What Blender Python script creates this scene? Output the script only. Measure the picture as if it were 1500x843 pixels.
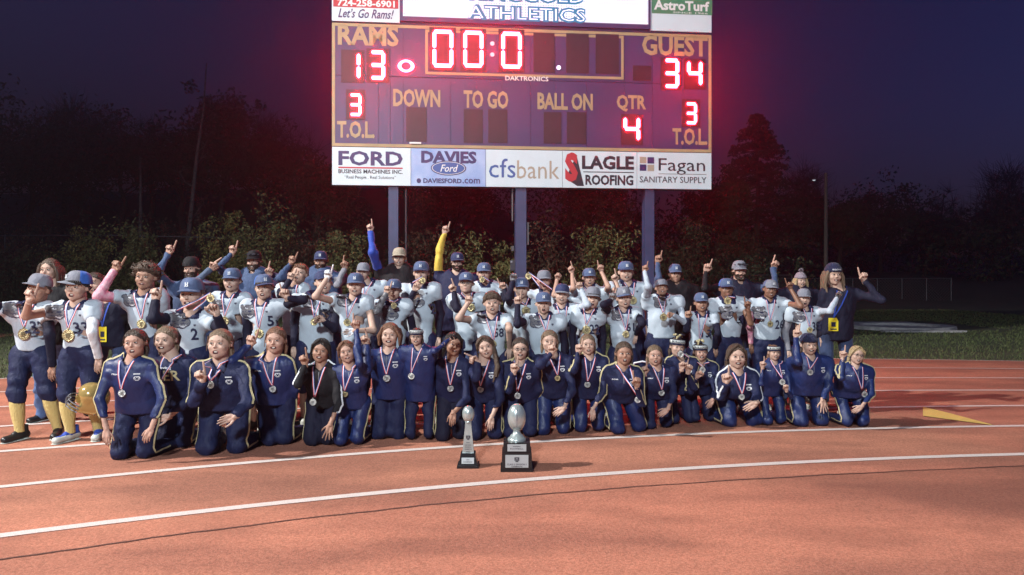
import bpy, math, random
import numpy as np
from mathutils import Vector, Matrix
from mathutils.bvhtree import BVHTree

for _o in list(bpy.data.objects):
    bpy.data.objects.remove(_o)
SC = bpy.context.scene
COL = SC.collection
R_ = math.radians

# ------------------------------------------------------------------ camera
CAM_H, FPX, YH = 1.45, 1083.0, 408.0
cam = bpy.data.cameras.new("camera")
cam.sensor_width = 36.0
cam.lens = FPX / 1500.0 * 36.0
cam.shift_y = -(421.5 - YH) / 1500.0
cam.clip_end = 3000
cam.clip_start = 0.05
camo = bpy.data.objects.new("camera", cam)
camo.location = (0, 0, CAM_H)
camo.rotation_euler = (R_(90), 0, 0)
COL.objects.link(camo)
SC.camera = camo

# ------------------------------------------------------------------ world
W = bpy.data.worlds.new("World")
SC.world = W
W.use_nodes = True
wn = W.node_tree
bg = wn.nodes["Background"]
sky = wn.nodes.new("ShaderNodeTexSky")
sky.sky_type = 'NISHITA'
sky.sun_disc = False
sky.sun_elevation = R_(-3.0)
sky.sun_rotation = R_(105)
sky.altitude = 200
tint = wn.nodes.new("ShaderNodeMix")
tint.data_type = 'RGBA'
tint.blend_type = 'MULTIPLY'
tint.inputs[0].default_value = 1.0
wn.links.new(sky.outputs[0], tint.inputs[6])
tint.inputs[7].default_value = (1.08, 1.22, 4.3, 1)
wn.links.new(tint.outputs[2], bg.inputs[0])
bg.inputs[1].default_value = 0.15
SC.view_settings.view_transform = 'Standard'
SC.view_settings.look = 'None'
SC.view_settings.exposure = 0.0
SC.view_settings.gamma = 1.0
SC.render.engine = 'CYCLES'
SC.cycles.max_bounces = 5
SC.cycles.diffuse_bounces = 2
SC.cycles.glossy_bounces = 2
SC.cycles.volume_bounces = 0
SC.cycles.transparent_max_bounces = 6
SC.cycles.use_denoising = True
SC.cycles.sample_clamp_indirect = 4
SC.cycles.sample_clamp_direct = 0

# ------------------------------------------------------------------ stadium floodlight (on a tower beside the field) and an added frontal fill lamp
def flood(name, loc, target, power, col, cone, radius=0.5, blend=0.5):
    l = bpy.data.lights.new(name, 'SPOT')
    l.energy = power
    l.color = col
    l.spot_size = R_(cone)
    l.spot_blend = blend
    l.shadow_soft_size = radius
    o = bpy.data.objects.new(name, l)
    o.location = loc
    d = Vector(target) - Vector(loc)
    o.rotation_euler = d.to_track_quat('-Z', 'Y').to_euler()
    COL.objects.link(o)
    return o

flood("floodlight_key", (-17, 1.5, 15), (-0.5, 7.0, 0), 36000, (1.0, 0.95, 0.89), 96, 0.30, 0.8)
flood("added_front_fill", (-3, -9, 9), (-0.5, 5.0, 0.6), 12500, (0.86, 0.95, 1.0), 88, 0.6, 0.7)  # fill lamp added behind the camera to light faces and foreground evenly

# ------------------------------------------------------------------ helpers
def px(x, y, Y):
    """a picture position at depth Y -> world"""
    return np.array([(x - 750.0) / FPX * Y, Y, CAM_H - (y - YH) / FPX * Y])

def gp(x, y):
    """a picture position on the ground -> world x, y"""
    Y = FPX * CAM_H / (y - YH)
    return np.array([(x - 750.0) / FPX * Y, Y])

def mat(name, col, rough=0.7, metal=0.0, noise=0.0, nscale=20.0, bump=0.0, bscale=60.0, emit=None, estr=0.0,
        spec=0.5, sheen=0.0, col2=None, stretch=None, alpha=None):
    m = bpy.data.materials.new(name)
    m.use_nodes = True
    nt = m.node_tree
    b = nt.nodes["Principled BSDF"]
    b.inputs["Base Color"].default_value = (*col, 1)
    b.inputs["Roughness"].default_value = rough
    b.inputs["Metallic"].default_value = metal
    b.inputs["Specular IOR Level"].default_value = spec
    if sheen:
        b.inputs["Sheen Weight"].default_value = sheen
    if emit:
        b.inputs["Emission Color"].default_value = (*emit, 1)
        b.inputs["Emission Strength"].default_value = estr
    if noise or bump:
        tc = nt.nodes.new("ShaderNodeTexCoord")
        mp = nt.nodes.new("ShaderNodeMapping")
        nt.links.new(tc.outputs["Object"], mp.inputs[0])
        if stretch:
            mp.inputs["Scale"].default_value = stretch
    if noise:
        n = nt.nodes.new("ShaderNodeTexNoise")
        n.inputs["Scale"].default_value = nscale
        n.inputs["Detail"].default_value = 5
        nt.links.new(mp.outputs[0], n.inputs["Vector"])
        r = nt.nodes.new("ShaderNodeMapRange")
        r.inputs[1].default_value = 0.3
        r.inputs[2].default_value = 0.7
        nt.links.new(n.outputs["Fac"], r.inputs[0])
        mx = nt.nodes.new("ShaderNodeMix")
        mx.data_type = 'RGBA'
        c2 = col2 if col2 else tuple(min(1, c * (1 + noise)) for c in col)
        c1 = col if col2 else tuple(c * (1 - noise) for c in col)
        mx.inputs[6].default_value = (*c1, 1)
        mx.inputs[7].default_value = (*c2, 1)
        nt.links.new(r.outputs[0], mx.inputs[0])
        nt.links.new(mx.outputs[2], b.inputs["Base Color"])
    if bump:
        n2 = nt.nodes.new("ShaderNodeTexNoise")
        n2.inputs["Scale"].default_value = bscale
        n2.inputs["Detail"].default_value = 4
        nt.links.new(mp.outputs[0], n2.inputs["Vector"])
        bp_ = nt.nodes.new("ShaderNodeBump")
        bp_.inputs["Strength"].default_value = bump
        bp_.inputs["Distance"].default_value = 0.02
        nt.links.new(n2.outputs["Fac"], bp_.inputs["Height"])
        nt.links.new(bp_.outputs[0], b.inputs["Normal"])
    return m

def mesh_np(name, V, faces, mats=(), midx=None, smooth=True):
    """V (n,3); faces: list of (m,k) index arrays (k = 3 or 4) -> mesh data"""
    me = bpy.data.meshes.new(name)
    V = np.asarray(V, dtype=np.float32)
    faces = [np.asarray(f, dtype=np.int32) for f in faces if len(f)]
    loops = np.concatenate([f.ravel() for f in faces]) if faces else np.zeros(0, np.int32)
    tot = np.concatenate([np.full(len(f), f.shape[1], np.int32) for f in faces]) if faces else np.zeros(0, np.int32)
    start = np.concatenate([[0], np.cumsum(tot)[:-1]]).astype(np.int32)
    me.vertices.add(len(V))
    me.vertices.foreach_set("co", V.ravel())
    me.loops.add(len(loops))
    me.loops.foreach_set("vertex_index", loops)
    me.polygons.add(len(tot))
    me.polygons.foreach_set("loop_start", start)
    me.polygons.foreach_set("loop_total", tot)
    if midx is not None:
        me.polygons.foreach_set("material_index", np.asarray(midx, np.int32))
    me.polygons.foreach_set("use_smooth", np.full(len(tot), bool(smooth)))
    for m in mats:
        me.materials.append(m)
    me.update(calc_edges=True)
    return me

def link(name, data, parent=None, loc=None, kind=None):
    o = bpy.data.objects.new(name, data)
    COL.objects.link(o)
    if parent is not None:
        o.parent = parent
    if loc is not None:
        o.location = loc
    if kind:
        o["kind"] = kind
    return o

def thing(name, label, cat, loc=(0, 0, 0), group=None, rot=None, data=None):
    o = bpy.data.objects.new(name, data)
    COL.objects.link(o)
    o.location = loc
    if rot is not None:
        o.rotation_euler = rot
    o["label"] = label
    o["category"] = cat
    if group:
        o["group"] = group
    return o

class MB:
    """collects simple shapes into one mesh"""
    def __init__(s):
        s.V, s.F, s.M, s.n = [], [], [], 0
    def add(s, V, F, m=0):
        V = np.asarray(V, float).reshape(-1, 3)
        F = np.asarray(F, int)
        s.V.append(V)
        s.F.append(F + s.n)
        s.M.append(np.full(len(F), m))
        s.n += len(V)
        return s
    def box(s, c, d, m=0, rot=None):
        x, y, z = np.array(d) / 2.0
        V = np.array([[a * x, b * y, e * z] for a in (-1, 1) for b in (-1, 1) for e in (-1, 1)])
        if rot is not None:
            V = V @ np.array(rot).T
        V = V + np.array(c)
        return s.add(V, [[0, 1, 3, 2], [4, 6, 7, 5], [0, 4, 5, 1], [2, 3, 7, 6], [0, 2, 6, 4], [1, 5, 7, 3]], m)
    def tube(s, P, r, n=8, m=0, caps=True):
        V, F = tube(P, r, n)
        s.add(V, F, m)
        if caps:
            k = len(np.asarray(P))
            for ring in (0, k - 1):
                base = ring * n
                c = V[base:base + n].mean(0)
                i0 = s.n
                s.V.append(np.vstack([V[base:base + n], c[None]]))
                ii = np.arange(n)
                f = np.stack([i0 + ii, i0 + (ii + 1) % n, np.full(n, i0 + n), np.full(n, i0 + n)], 1)
                s.F.append(f[:, :3] if False else f)
                s.M.append(np.full(n, m))
                s.n += n + 1
        return s
    def lathe(s, prof, n=24, m=0, c=(0, 0, 0)):
        prof = np.array(prof, float)
        a = np.arange(n) * 2 * np.pi / n
        V = np.stack([np.outer(prof[:, 0], np.cos(a)), np.outer(prof[:, 0], np.sin(a)), np.repeat(prof[:, 1:2], n, 1)], -1).reshape(-1, 3)
        k = len(prof)
        i = np.arange(k - 1)[:, None] * n
        j = np.arange(n)[None]
        F = np.stack([i + j, i + (j + 1) % n, i + n + (j + 1) % n, i + n + j], -1).reshape(-1, 4)
        return s.add(V + np.array(c), F, m)
    def data(s, name, mats, smooth=False):
        V = np.concatenate(s.V)
        q, t, mq, mt = [], [], [], []
        for F, M in zip(s.F, s.M):
            if F.shape[1] == 3:
                t.append(F); mt.append(M)
            else:
                deg = F[:, 2] == F[:, 3]
                if deg.any():
                    t.append(F[deg][:, :3]); mt.append(M[deg])
                if (~deg).any():
                    q.append(F[~deg]); mq.append(M[~deg])
        faces, mi = [], []
        if q:
            faces.append(np.concatenate(q)); mi.append(np.concatenate(mq))
        if t:
            faces.append(np.concatenate(t)); mi.append(np.concatenate(mt))
        return mesh_np(name, V, faces, mats, np.concatenate(mi), smooth)
    def build(s, name, mats, parent=None, smooth=False, kind=None, loc=None):
        return link(name, s.data(name, mats, smooth), parent, loc, kind)

def tube(P, r, n=8):
    P = np.asarray(P, float)
    k = len(P)
    r = np.broadcast_to(np.asarray(r, float), (k,))
    T = np.gradient(P, axis=0)
    T /= np.linalg.norm(T, axis=1)[:, None] + 1e-9
    ref = np.array([0, 1.0, 0]) if abs(T[0, 1]) < 0.9 else np.array([1.0, 0, 0])
    A = np.cross(T, ref); A /= np.linalg.norm(A, axis=1)[:, None] + 1e-9
    B = np.cross(T, A)
    a = np.arange(n) * 2 * np.pi / n
    V = (P[:, None] + r[:, None, None] * (A[:, None] * np.cos(a)[None, :, None] + B[:, None] * np.sin(a)[None, :, None])).reshape(-1, 3)
    i = np.arange(k - 1)[:, None] * n
    j = np.arange(n)[None]
    F = np.stack([i + j, i + n + j, i + n + (j + 1) % n, i + (j + 1) % n], -1).reshape(-1, 4)
    return V, F

def rotm(yaw=0, pitch=0, roll=0):
    """yaw + turns to picture right, pitch + looks up, roll + leans to picture right; degrees; face looks along -Y"""
    y, p, r = R_(yaw), R_(pitch), R_(roll)
    return np.array(Matrix.Rotation(r, 3, 'Y') @ Matrix.Rotation(y, 3, 'Z') @ Matrix.Rotation(-p, 3, 'X'))

# ------------------------------------------------------------------ lettering (all glyph outlines are filled once, before anything else exists)
TEXTS = {}
def prepare_texts(items):
    obs = []
    for key in items:
        s, off, shear = key
        c = bpy.data.curves.new("lettering", 'FONT')
        c.body = s
        c.offset = off
        c.shear = shear
        c.resolution_u = 2
        o = bpy.data.objects.new("lettering", c)
        COL.objects.link(o)
        obs.append((key, o))
    dg = bpy.context.evaluated_depsgraph_get()
    for key, o in obs:
        me = o.evaluated_get(dg).to_mesh()
        V = np.array([v.co[:] for v in me.vertices]).reshape(-1, 3)
        me.calc_loop_triangles()
        T = np.array([t.vertices[:] for t in me.loop_triangles], int).reshape(-1, 3)
        lo, hi = V.min(0), V.max(0)
        V = (V - lo) / (hi - lo + 1e-9)
        TEXTS[key] = (V[:, :2], T)
    for key, o in obs:
        c = o.data
        bpy.data.objects.remove(o)
        bpy.data.curves.remove(c)

prepare_texts([(s, 0.035, 0.0) for s in ("RAMS", "GUEST", "DOWN", "TO GO", "BALL ON", "QTR", "T.O.L.", "ROOFING", "AstroTurf")] + [
    ("DAKTRONICS", 0.02, 0.0), ("FORD", 0.03, 0.0), ("BUSINESS MACHINES INC.", 0.02, 0.0), ("\u201cReal People . Real Solutions\u201d", 0.0, 0.0),
    ("DAVIES", 0.045, 0.0), ("Ford", 0.01, 0.3), ("DAVIESFORD", 0.03, 0.0), (".com", 0.01, 0.0), ("cfs", 0.0, 0.0), ("bank", 0.0, 0.0),
    ("S", 0.06, 0.0), ("LAGLE", 0.04, 0.0), ("Fagan", 0.0, 0.0), ("SANITARY SUPPLY", 0.005, 0.0), ("724-258-6901", 0.03, 0.0),
    ("Let\u2019s Go Rams!", 0.015, 0.35), ("SINCE 1966", 0.01, 0.0), ("ATHLETICS", 0.07, 0.0), ("ATHLETICS", -0.02, 0.0),
    ("RINGGOLD", 0.07, 0.0), ("RINGGOLD", -0.02, 0.0), ("BULLDOGS", 0.02, 0.0), ("ER", 0.02, 0.0), ("CHEER", 0.0, 0.0)] +
    [(s, 0.02, 0.0) for s in ("32", "33", "12", "2", "5", "59", "58", "22", "4", "61", "13", "31", "26", "38", "24", "STELLA", "MONICA", "MIA",
                              "ROSA", "EMILY", "TALIA", "LUCY", "BULLDOGS", "CHAMPIONS", "COACH", "CLASS 2 DIVISION 1", "2023", "WPIAL", "FOOTBALL", "Loving")])

# ------------------------------------------------------------------ materials of the setting
def track_material():
    m = bpy.data.materials.new("track_rubber")
    m.use_nodes = True
    nt = m.node_tree
    b = nt.nodes["Principled BSDF"]
    tc = nt.nodes.new("ShaderNodeTexCoord")
    def noise(scale, detail=4, rough=0.6, st=None):
        n = nt.nodes.new("ShaderNodeTexNoise")
        n.inputs["Scale"].default_value = scale
        n.inputs["Detail"].default_value = detail
        n.inputs["Roughness"].default_value = rough
        if st:
            mp = nt.nodes.new("ShaderNodeMapping")
            mp.inputs["Scale"].default_value = st
            mp.inputs["Rotation"].default_value = (0, 0, R_(-18))
            nt.links.new(tc.outputs["Object"], mp.inputs[0])
            nt.links.new(mp.outputs[0], n.inputs["Vector"])
        else:
            nt.links.new(tc.outputs["Object"], n.inputs["Vector"])
        return n
    def rng(src, a, b_, c, d):
        r = nt.nodes.new("ShaderNodeMapRange")
        for i, v in enumerate((a, b_, c, d)):
            r.inputs[i + 1].default_value = v
        nt.links.new(src, r.inputs[0])
        return r.outputs[0]
    def mixc(fac, c1, c2, blend='MIX'):
        x = nt.nodes.new("ShaderNodeMix")
        x.data_type = 'RGBA'
        x.blend_type = blend
        for s, v in ((0, fac), (6, c1), (7, c2)):
            if hasattr(v, "links") or hasattr(v, "is_linked"):
                nt.links.new(v, x.inputs[s])
            elif s == 0:
                x.inputs[0].default_value = v
            else:
                x.inputs[s].default_value = (*v, 1)
        return x.outputs[2]
    big = noise(0.8, 3, 0.5, (0.5, 1.6, 1))
    mid = noise(3.5, 4)
    fine = noise(75, 3, 0.8)
    gran = noise(160, 1, 0.5)
    c = mixc(rng(big.outputs["Fac"], 0.40, 0.60, 0, 1), (0.35, 0.143, 0.096), (0.56, 0.228, 0.145))
    c = mixc(rng(mid.outputs["Fac"], 0.3, 0.8, 0, 0.35), c, (0.34, 0.14, 0.095))
    c = mixc(rng(fine.outputs["Fac"], 0.38, 0.60, 0.58, 1.0), (0.0, 0.0, 0.0), c)
    c = mixc(rng(gran.outputs["Fac"], 0.62, 0.72, 0, 0.45), c, (0.62, 0.38, 0.28))
    # a broad cast shadow painted into the colour inside the seam, edge ragged
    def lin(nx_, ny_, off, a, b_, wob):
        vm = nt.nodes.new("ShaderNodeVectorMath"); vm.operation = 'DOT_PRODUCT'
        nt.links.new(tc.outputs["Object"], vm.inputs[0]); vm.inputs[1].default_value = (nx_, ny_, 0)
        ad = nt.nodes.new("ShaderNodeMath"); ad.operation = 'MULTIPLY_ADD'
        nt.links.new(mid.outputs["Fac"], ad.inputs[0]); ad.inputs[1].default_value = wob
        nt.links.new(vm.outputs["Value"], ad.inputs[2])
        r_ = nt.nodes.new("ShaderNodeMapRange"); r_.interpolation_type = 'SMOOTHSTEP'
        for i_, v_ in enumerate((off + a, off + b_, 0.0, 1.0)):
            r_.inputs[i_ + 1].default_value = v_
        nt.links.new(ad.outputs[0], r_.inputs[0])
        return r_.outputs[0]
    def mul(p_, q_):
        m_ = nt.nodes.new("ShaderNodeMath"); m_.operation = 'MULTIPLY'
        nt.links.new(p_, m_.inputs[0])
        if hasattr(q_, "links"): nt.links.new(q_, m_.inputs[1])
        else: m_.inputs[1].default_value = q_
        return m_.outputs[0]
    painted_shade = mul(mul(lin(.576, .818, 5.16, 0.1, 0.5, .25), lin(.16, -1, -5.02, -0.04, 0.06, .04)), lin(1, 0, 0.9, 0, 1.2, .3))
    c = mixc(mul(painted_shade, 0.42), c, (0.10, 0.045, 0.035))
    sm = noise(1.3, 2, 0.4, (1.0, 2.6, 1))
    c = mixc(rng(sm.outputs["Fac"], 0.50, 0.72, 0, 0.32), c, (0.13, 0.055, 0.040))  # soft dark blotches, painted in for the broad shadows across the foreground
    nt.links.new(c, b.inputs["Base Color"])
    b.inputs["Roughness"].default_value = 0.9
    b.inputs["Specular IOR Level"].default_value = 0.25
    bu = nt.nodes.new("ShaderNodeBump")
    bu.inputs["Strength"].default_value = 0.9
    bu.inputs["Distance"].default_value = 0.006
    nt.links.new(fine.outputs["Fac"], bu.inputs["Height"])
    nt.links.new(bu.outputs[0], b.inputs["Normal"])
    return m

M = {}
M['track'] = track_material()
M['line'] = mat("white_line_paint", (0.72, 0.68, 0.66), 0.8, noise=0.30, nscale=160, bump=0.5, bscale=200, col2=(0.55, 0.42, 0.38))
M['yellow_line'] = mat("yellow_line_paint", (0.62, 0.45, 0.12), 0.8, noise=0.2, nscale=140, bump=0.5, bscale=200)
M['seam'] = mat("black_seam", (0.035, 0.022, 0.02), 0.9, noise=0.5, nscale=90, col2=(0.14, 0.055, 0.04))
M['soil'] = mat("turf_soil", (0.022, 0.034, 0.014), 0.95, noise=0.4, nscale=1.6, bump=0.6, bscale=25, col2=(0.06, 0.065, 0.03))
M['blade'] = mat("grass_blade", (0.045, 0.075, 0.022), 0.8, noise=0.4, nscale=2.2, col2=(0.085, 0.10, 0.035))
M['concrete'] = mat("pale_concrete", (0.36, 0.36, 0.37), 0.85, noise=0.25, nscale=6, bump=0.3, bscale=60)
M['hill'] = mat("hillside_earth", (0.022, 0.024, 0.014), 0.95, noise=0.5, nscale=0.7, bump=0.8, bscale=5, col2=(0.045, 0.04, 0.022))
M['steel'] = mat("galvanised_steel", (0.09, 0.09, 0.10), 0.5, 0.4, noise=0.15, nscale=14)
M['wood_pole'] = mat("weathered_pole_wood", (0.16, 0.13, 0.11), 0.9, noise=0.3, nscale=9, stretch=(6, 6, 0.6), bump=0.3)
M['bark'] = mat("dark_bark", (0.05, 0.038, 0.03), 0.95, noise=0.35, nscale=12, bump=0.6, bscale=30)
M['pale_bark'] = mat("pale_dead_bark", (0.15, 0.13, 0.12), 0.9, noise=0.3, nscale=10, bump=0.5, bscale=30)

# ------------------------------------------------------------------ ground
def fit_line(pts, deg=3):
    P = np.array([gp(*p) for p in pts])
    # a quadratic/cubic in world x, straight beyond the measured ends
    c = np.polyfit(P[:, 0], P[:, 1], min(deg, len(P) - 1))
    lo, hi = P[:, 0].min(), P[:, 0].max()
    dc = np.polyder(c)
    def f(x):
        x = np.asarray(x, float)
        xc = np.clip(x, lo, hi)
        y = np.polyval(c, xc) + np.polyval(dc, xc) * (x - xc)
        far = np.where(x < lo, lo - x, np.where(x > hi, x - hi, 0))
        return y - far ** 2 * 0.012
    return f

LINES = [
    fit_line([(0, 558), (115, 551), (1270, 528), (1350, 529.3), (1500, 531)], 2),
    fit_line([(0, 577), (115, 571.5), (1280, 541), (1350, 541.2), (1500, 542.7)], 2),
    fit_line([(0, 599), (115, 593), (1280, 556), (1500, 556.4)], 2),
    fit_line([(0, 629), (115, 620), (1280, 575.3), (1500, 574.4)], 2),
    fit_line([(0, 666), (149, 654), (1290, 600), (1500, 597.3)], 2),
    fit_line([(0, 718), (400, 680), (667, 658), (800, 650), (1200, 634), (1305, 630.5), (1500, 627.4)], 3),
    fit_line([(0, 790.7), (400, 743.5), (800, 705), (1200, 680.5), (1500, 669.5)], 3),
]
SEAM = fit_line([(0, 827), (400, 771), (800, 729), (1200, 701), (1500, 687)], 3)

g = MB()
g.add([[-160, -60, 0], [170, -60, 0], [170, 201, 0], [-160, 201, 0]], [[0, 1, 2, 3]])
g.build("ground", [M['soil']], kind="structure")

xs = np.linspace(-26, 26, 105)
ye = LINES[0](xs)
V = np.concatenate([np.stack([xs, np.full_like(xs, -30), np.full_like(xs, 0.02)], 1), np.stack([xs, ye, np.full_like(xs, 0.02)], 1)])
n = len(xs)
i = np.arange(n - 1)
F = np.stack([i, i + 1, n + i + 1, n + i], 1)
Vs = np.concatenate([V[n:], V[n:] * [1, 1, 0]])
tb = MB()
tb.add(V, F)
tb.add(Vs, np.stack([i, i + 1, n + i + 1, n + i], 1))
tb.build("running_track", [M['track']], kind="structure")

def ribbon(f, w, z, x0, x1, name, m, k=140, parent=None):
    x = np.linspace(x0, x1, k)
    y = f(x)
    d = np.gradient(y, x)
    nx, ny = -d / np.sqrt(1 + d * d), 1 / np.sqrt(1 + d * d)
    wv = np.broadcast_to(w, x.shape) / 2
    A = np.stack([x - nx * wv, y - ny * wv, np.full_like(x, z)], 1)
    B = np.stack([x + nx * wv, y + ny * wv, np.full_like(x, z)], 1)
    i = np.arange(k - 1)
    mb = MB()
    mb.add(np.concatenate([A, B]), np.stack([i, i + 1, k + i + 1, k + i], 1))
    return mb.build(name, [m], parent, kind=None if parent else "structure")

for j, f in enumerate(LINES):
    ribbon(f, (0.05, 0.055, 0.06, 0.07, 0.075, 0.075, 0.080)[j], 0.024, -22, 22, "lane_line", M['line'])
rs = np.random.RandomState(5)
sw_ = 0.011 + 0.008 * np.convolve(rs.rand(360), np.ones(5) / 5, 'same')
ribbon(lambda x: SEAM(x) + 0.006 * np.sin(x * 9) + 0.004 * np.sin(x * 31), sw_, 0.024, -16, 18, "track_seam", M['seam'], 360)
yl = MB()
Q = [gp(1352, 599.6), gp(1352, 613.3), gp(1452, 627.0), gp(1453, 626.2), gp(1388, 608.6)]
yl.add([[q[0], q[1], 0.028] for q in Q], [[0, 1, 4, 4], [1, 2, 3, 3], [1, 3, 4, 4]])
yl.build("relay_zone_mark", [M['yellow_line']], kind="structure")
# strip of red runway beyond the turf on the far side
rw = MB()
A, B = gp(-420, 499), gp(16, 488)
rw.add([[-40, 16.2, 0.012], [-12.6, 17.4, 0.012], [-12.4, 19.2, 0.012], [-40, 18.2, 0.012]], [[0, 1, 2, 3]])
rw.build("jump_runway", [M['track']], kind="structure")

# hillside behind the field: one height sheet
def hill_h(x, y):
    s = np.clip((y - (26 + 0.25 * np.abs(x + 6))) / 26.0, 0, 1)
    s = s * s * (3 - 2 * s)
    left = 1 / (1 + np.exp((x - 4) / 5.0))
    right = 1 / (1 + np.exp(-(x - 10) / 5.0))
    h = s * (7.0 * left + 1.2) + 0.5 * right * np.clip((y - 40) / 6.0, 0, 1)
    return h + s * 0.5 * np.sin(x * 0.6) * np.cos(y * 0.4) - 0.02
gx, gy = np.meshgrid(np.linspace(-120, 160, 113), np.linspace(24, 200, 80), indexing='ij')
gz = hill_h(gx, gy)
V = np.stack([gx, gy, gz], -1).reshape(-1, 3)
nx_, ny_ = gx.shape
ii, jj = np.meshgrid(np.arange(nx_ - 1), np.arange(ny_ - 1), indexing='ij')
b0 = (ii * ny_ + jj).ravel()
F = np.stack([b0, b0 + ny_, b0 + ny_ + 1, b0 + 1], 1)
link("hillside", mesh_np("hillside", V, [F], [M['hill']]), kind="structure")

# grass blades
def grass(name, n, xr, yr, hh, ww, seed, keep=None):
    r = np.random.RandomState(seed)
    x = r.uniform(*xr, n); y = yr[0] + (yr[1] - yr[0]) * r.rand(n) ** 1.5
    if keep is not None:
        k = keep(x, y); x, y = x[k], y[k]
    n = len(x)
    a = r.rand(n) * np.pi
    h = hh * (0.5 + r.rand(n)); w = ww * (0.6 + 0.8 * r.rand(n)) * (y / 14.0)
    lean = r.normal(0, 0.4, (n, 2)) * h[:, None]
    p = np.stack([x, y, np.zeros(n)], 1)
    d = np.stack([np.cos(a), np.sin(a), np.zeros(n)], 1) * w[:, None] / 2
    tip = p + np.stack([lean[:, 0], lean[:, 1], h], 1)
    V = np.stack([p - d, p + d, tip], 1).reshape(-1, 3)
    F = np.arange(3 * n).reshape(-1, 3)
    return link(name, mesh_np(name, V, [F], [M['blade']], smooth=False), kind="stuff")
grass("grass", 130000, (-17, 20), (9.4, 34), 0.045, 0.02, 3,
      keep=lambda x, y: (y > LINES[0](x) + 0.03) & (np.abs(x) < y * 0.72 + 0.5) & ~((x > 7.2) & (x < 14) & (y > 20.3) & (y < 25)))

# shot circle apron on the grass
ring = thing("throwing_circle", "pale concrete throwing circle apron lying in the grass behind the track", "throwing circle", (0, 0, 0))
c0 = np.array([(1318 - 750) / FPX * 21.4, 21.4])
mb = MB()
a = np.arange(48) * 2 * np.pi / 48
for (r0, r1, z0, z1) in ((1.15, 1.45, 0.02, 0.10), (1.05, 1.15, 0.0, 0.10)):
    pass
mb.lathe([(0.0, 0.03), (1.05, 0.03), (1.07, 0.10), (1.42, 0.10), (1.44, 0.0)], 48, c=(c0[0], c0[1], 0))
mb.build("circle_rim", [M['concrete']], ring, smooth=False)
mb = MB()
mb.box((c0[0] + 0.1, c0[1] + 1.72, 0.05), (2.3, 0.5, 0.06))
mb.box((c0[0] - 0.2, c0[1] - 1.6, 0.03), (2.2, 0.22, 0.05))
mb.build("apron_slab", [M['concrete']], ring)

# ------------------------------------------------------------------ fences, poles
def fence(label, pts, h, gap, rail=True, wires=True, group=None, r=0.03, wire_pitch=0.16):
    t = thing("chain_link_fence", label, "fence", (pts[0][0], pts[0][1], 0), group)
    o = np.array([pts[0][0], pts[0][1], 0])
    P = np.array([[p[0], p[1], p[2] if len(p) > 2 else 0] for p in pts], float)
    post = MB(); post.tube([(0, 0, -0.1), (0, 0, h), (0, 0, h + 0.03)], [r, r, 0.01], 8)
    pd = post.data("post", [M['steel']], True)
    rl, wr = MB(), MB()
    for A, B in zip(P[:-1], P[1:]):
        L = np.linalg.norm(B - A); k = max(1, int(round(L / gap)))
        for q in range(k + 1):
            p = A + (B - A) * q / k
            link("post", pd, t, tuple(p - o))
        rl.tube([A + [0, 0, h] - o, (A + B) / 2 + [0, 0, h - 0.01] - o, B + [0, 0, h] - o], r * 0.75, 6)
        if wires:
            m = int(L / wire_pitch)
            for q in range(m):
                for sgn in (1, -1):
                    f0 = q / m; f1 = np.clip(f0 + sgn * h / L, 0, 1)
                    hh = abs(f1 - f0) * L
                    wr.tube([A + (B - A) * f0 - o + [0, 0, 0.02], A + (B - A) * f1 - o + [0, 0, 0.02 + hh]], 0.004, 3, caps=False)
    rl.build("rail", [M['steel']], t, smooth=True)
    if wires:
        wr.build("chain_link", [M['steel']], t, kind="stuff")
    return t
fence("chain link fence with thin posts standing in the dark beyond the throwing circle",
      [(13.2, 40.3), (24.0, 40.4)], 1.45, 1.42)
fence("long low chain link fence running in the dark behind the coaches",
      [(3.2, 33.5), (13.1, 34.6)], 1.6, 3.3)
fence("chain link fence with a bare top pipe in front of the dark brush",
      [(-26, 27.0), (-14.5, 26.6), (-9.5, 28.5)], 3.0, 3.8, wire_pitch=0.3)

lp = thing("lamp_post", "tall thin wooden pole with a street lamp arm in front of the dark trees", "lamp post", (18.0, 42.4, 0))
mb = MB(); mb.tube([(0, 0, 0), (0, 0, 4), (0, 0, 7.5)], [0.13, 0.11, 0.09], 10); mb.build("pole", [M['wood_pole']], lp, True)
mb = MB(); mb.tube([(0, 0, 6.9), (-0.35, 0, 7.15), (-0.62, 0, 7.15)], 0.03, 6); mb.build("arm", [M['steel']], lp, True)
mb = MB(); mb.lathe([(0.02, 0.1), (0.1, 0.07), (0.12, 0.0)], 10, c=(-0.68, 0, 7.1)); mb.build("lamp_head", [M['steel']], lp, True)
mb = MB(); mb.lathe([(0.0, -0.06), (0.07, -0.03), (0.1, 0.0), (0.0, 0.0)], 10, c=(-0.68, 0, 7.09))
mb.build("lamp_glass", [mat("lit_lamp_glass", (0.8, 0.8, 0.8), 0.3, emit=(0.8, 0.9, 1.0), estr=0.6)], lp, True)

# ------------------------------------------------------------------ plants
def leafy(r, centres, rad, per, size, flat=1.0):
    """leaf quads scattered in clumps -> V, F"""
    C = np.repeat(centres, per, 0)
    n = len(C)
    d = r.normal(size=(n, 3)); d /= np.linalg.norm(d, axis=1)[:, None]
    rr = np.repeat(rad, per) * r.rand(n) ** 0.45
    p = C + d * rr[:, None] * [1, 1, flat]
    s = size * (0.6 + 0.8 * r.rand(n))
    a = r.normal(size=(n, 3)); a /= np.linalg.norm(a, axis=1)[:, None]
    b = np.cross(a, r.normal(size=(n, 3))); b /= np.linalg.norm(b, axis=1)[:, None] + 1e-9
    a = a * s[:, None]; b = b * s[:, None] * 0.45
    V = np.stack([p - a, p - b, p + a, p + b], 1).reshape(-1, 3)
    return V, np.arange(4 * n).reshape(-1, 4)

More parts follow.
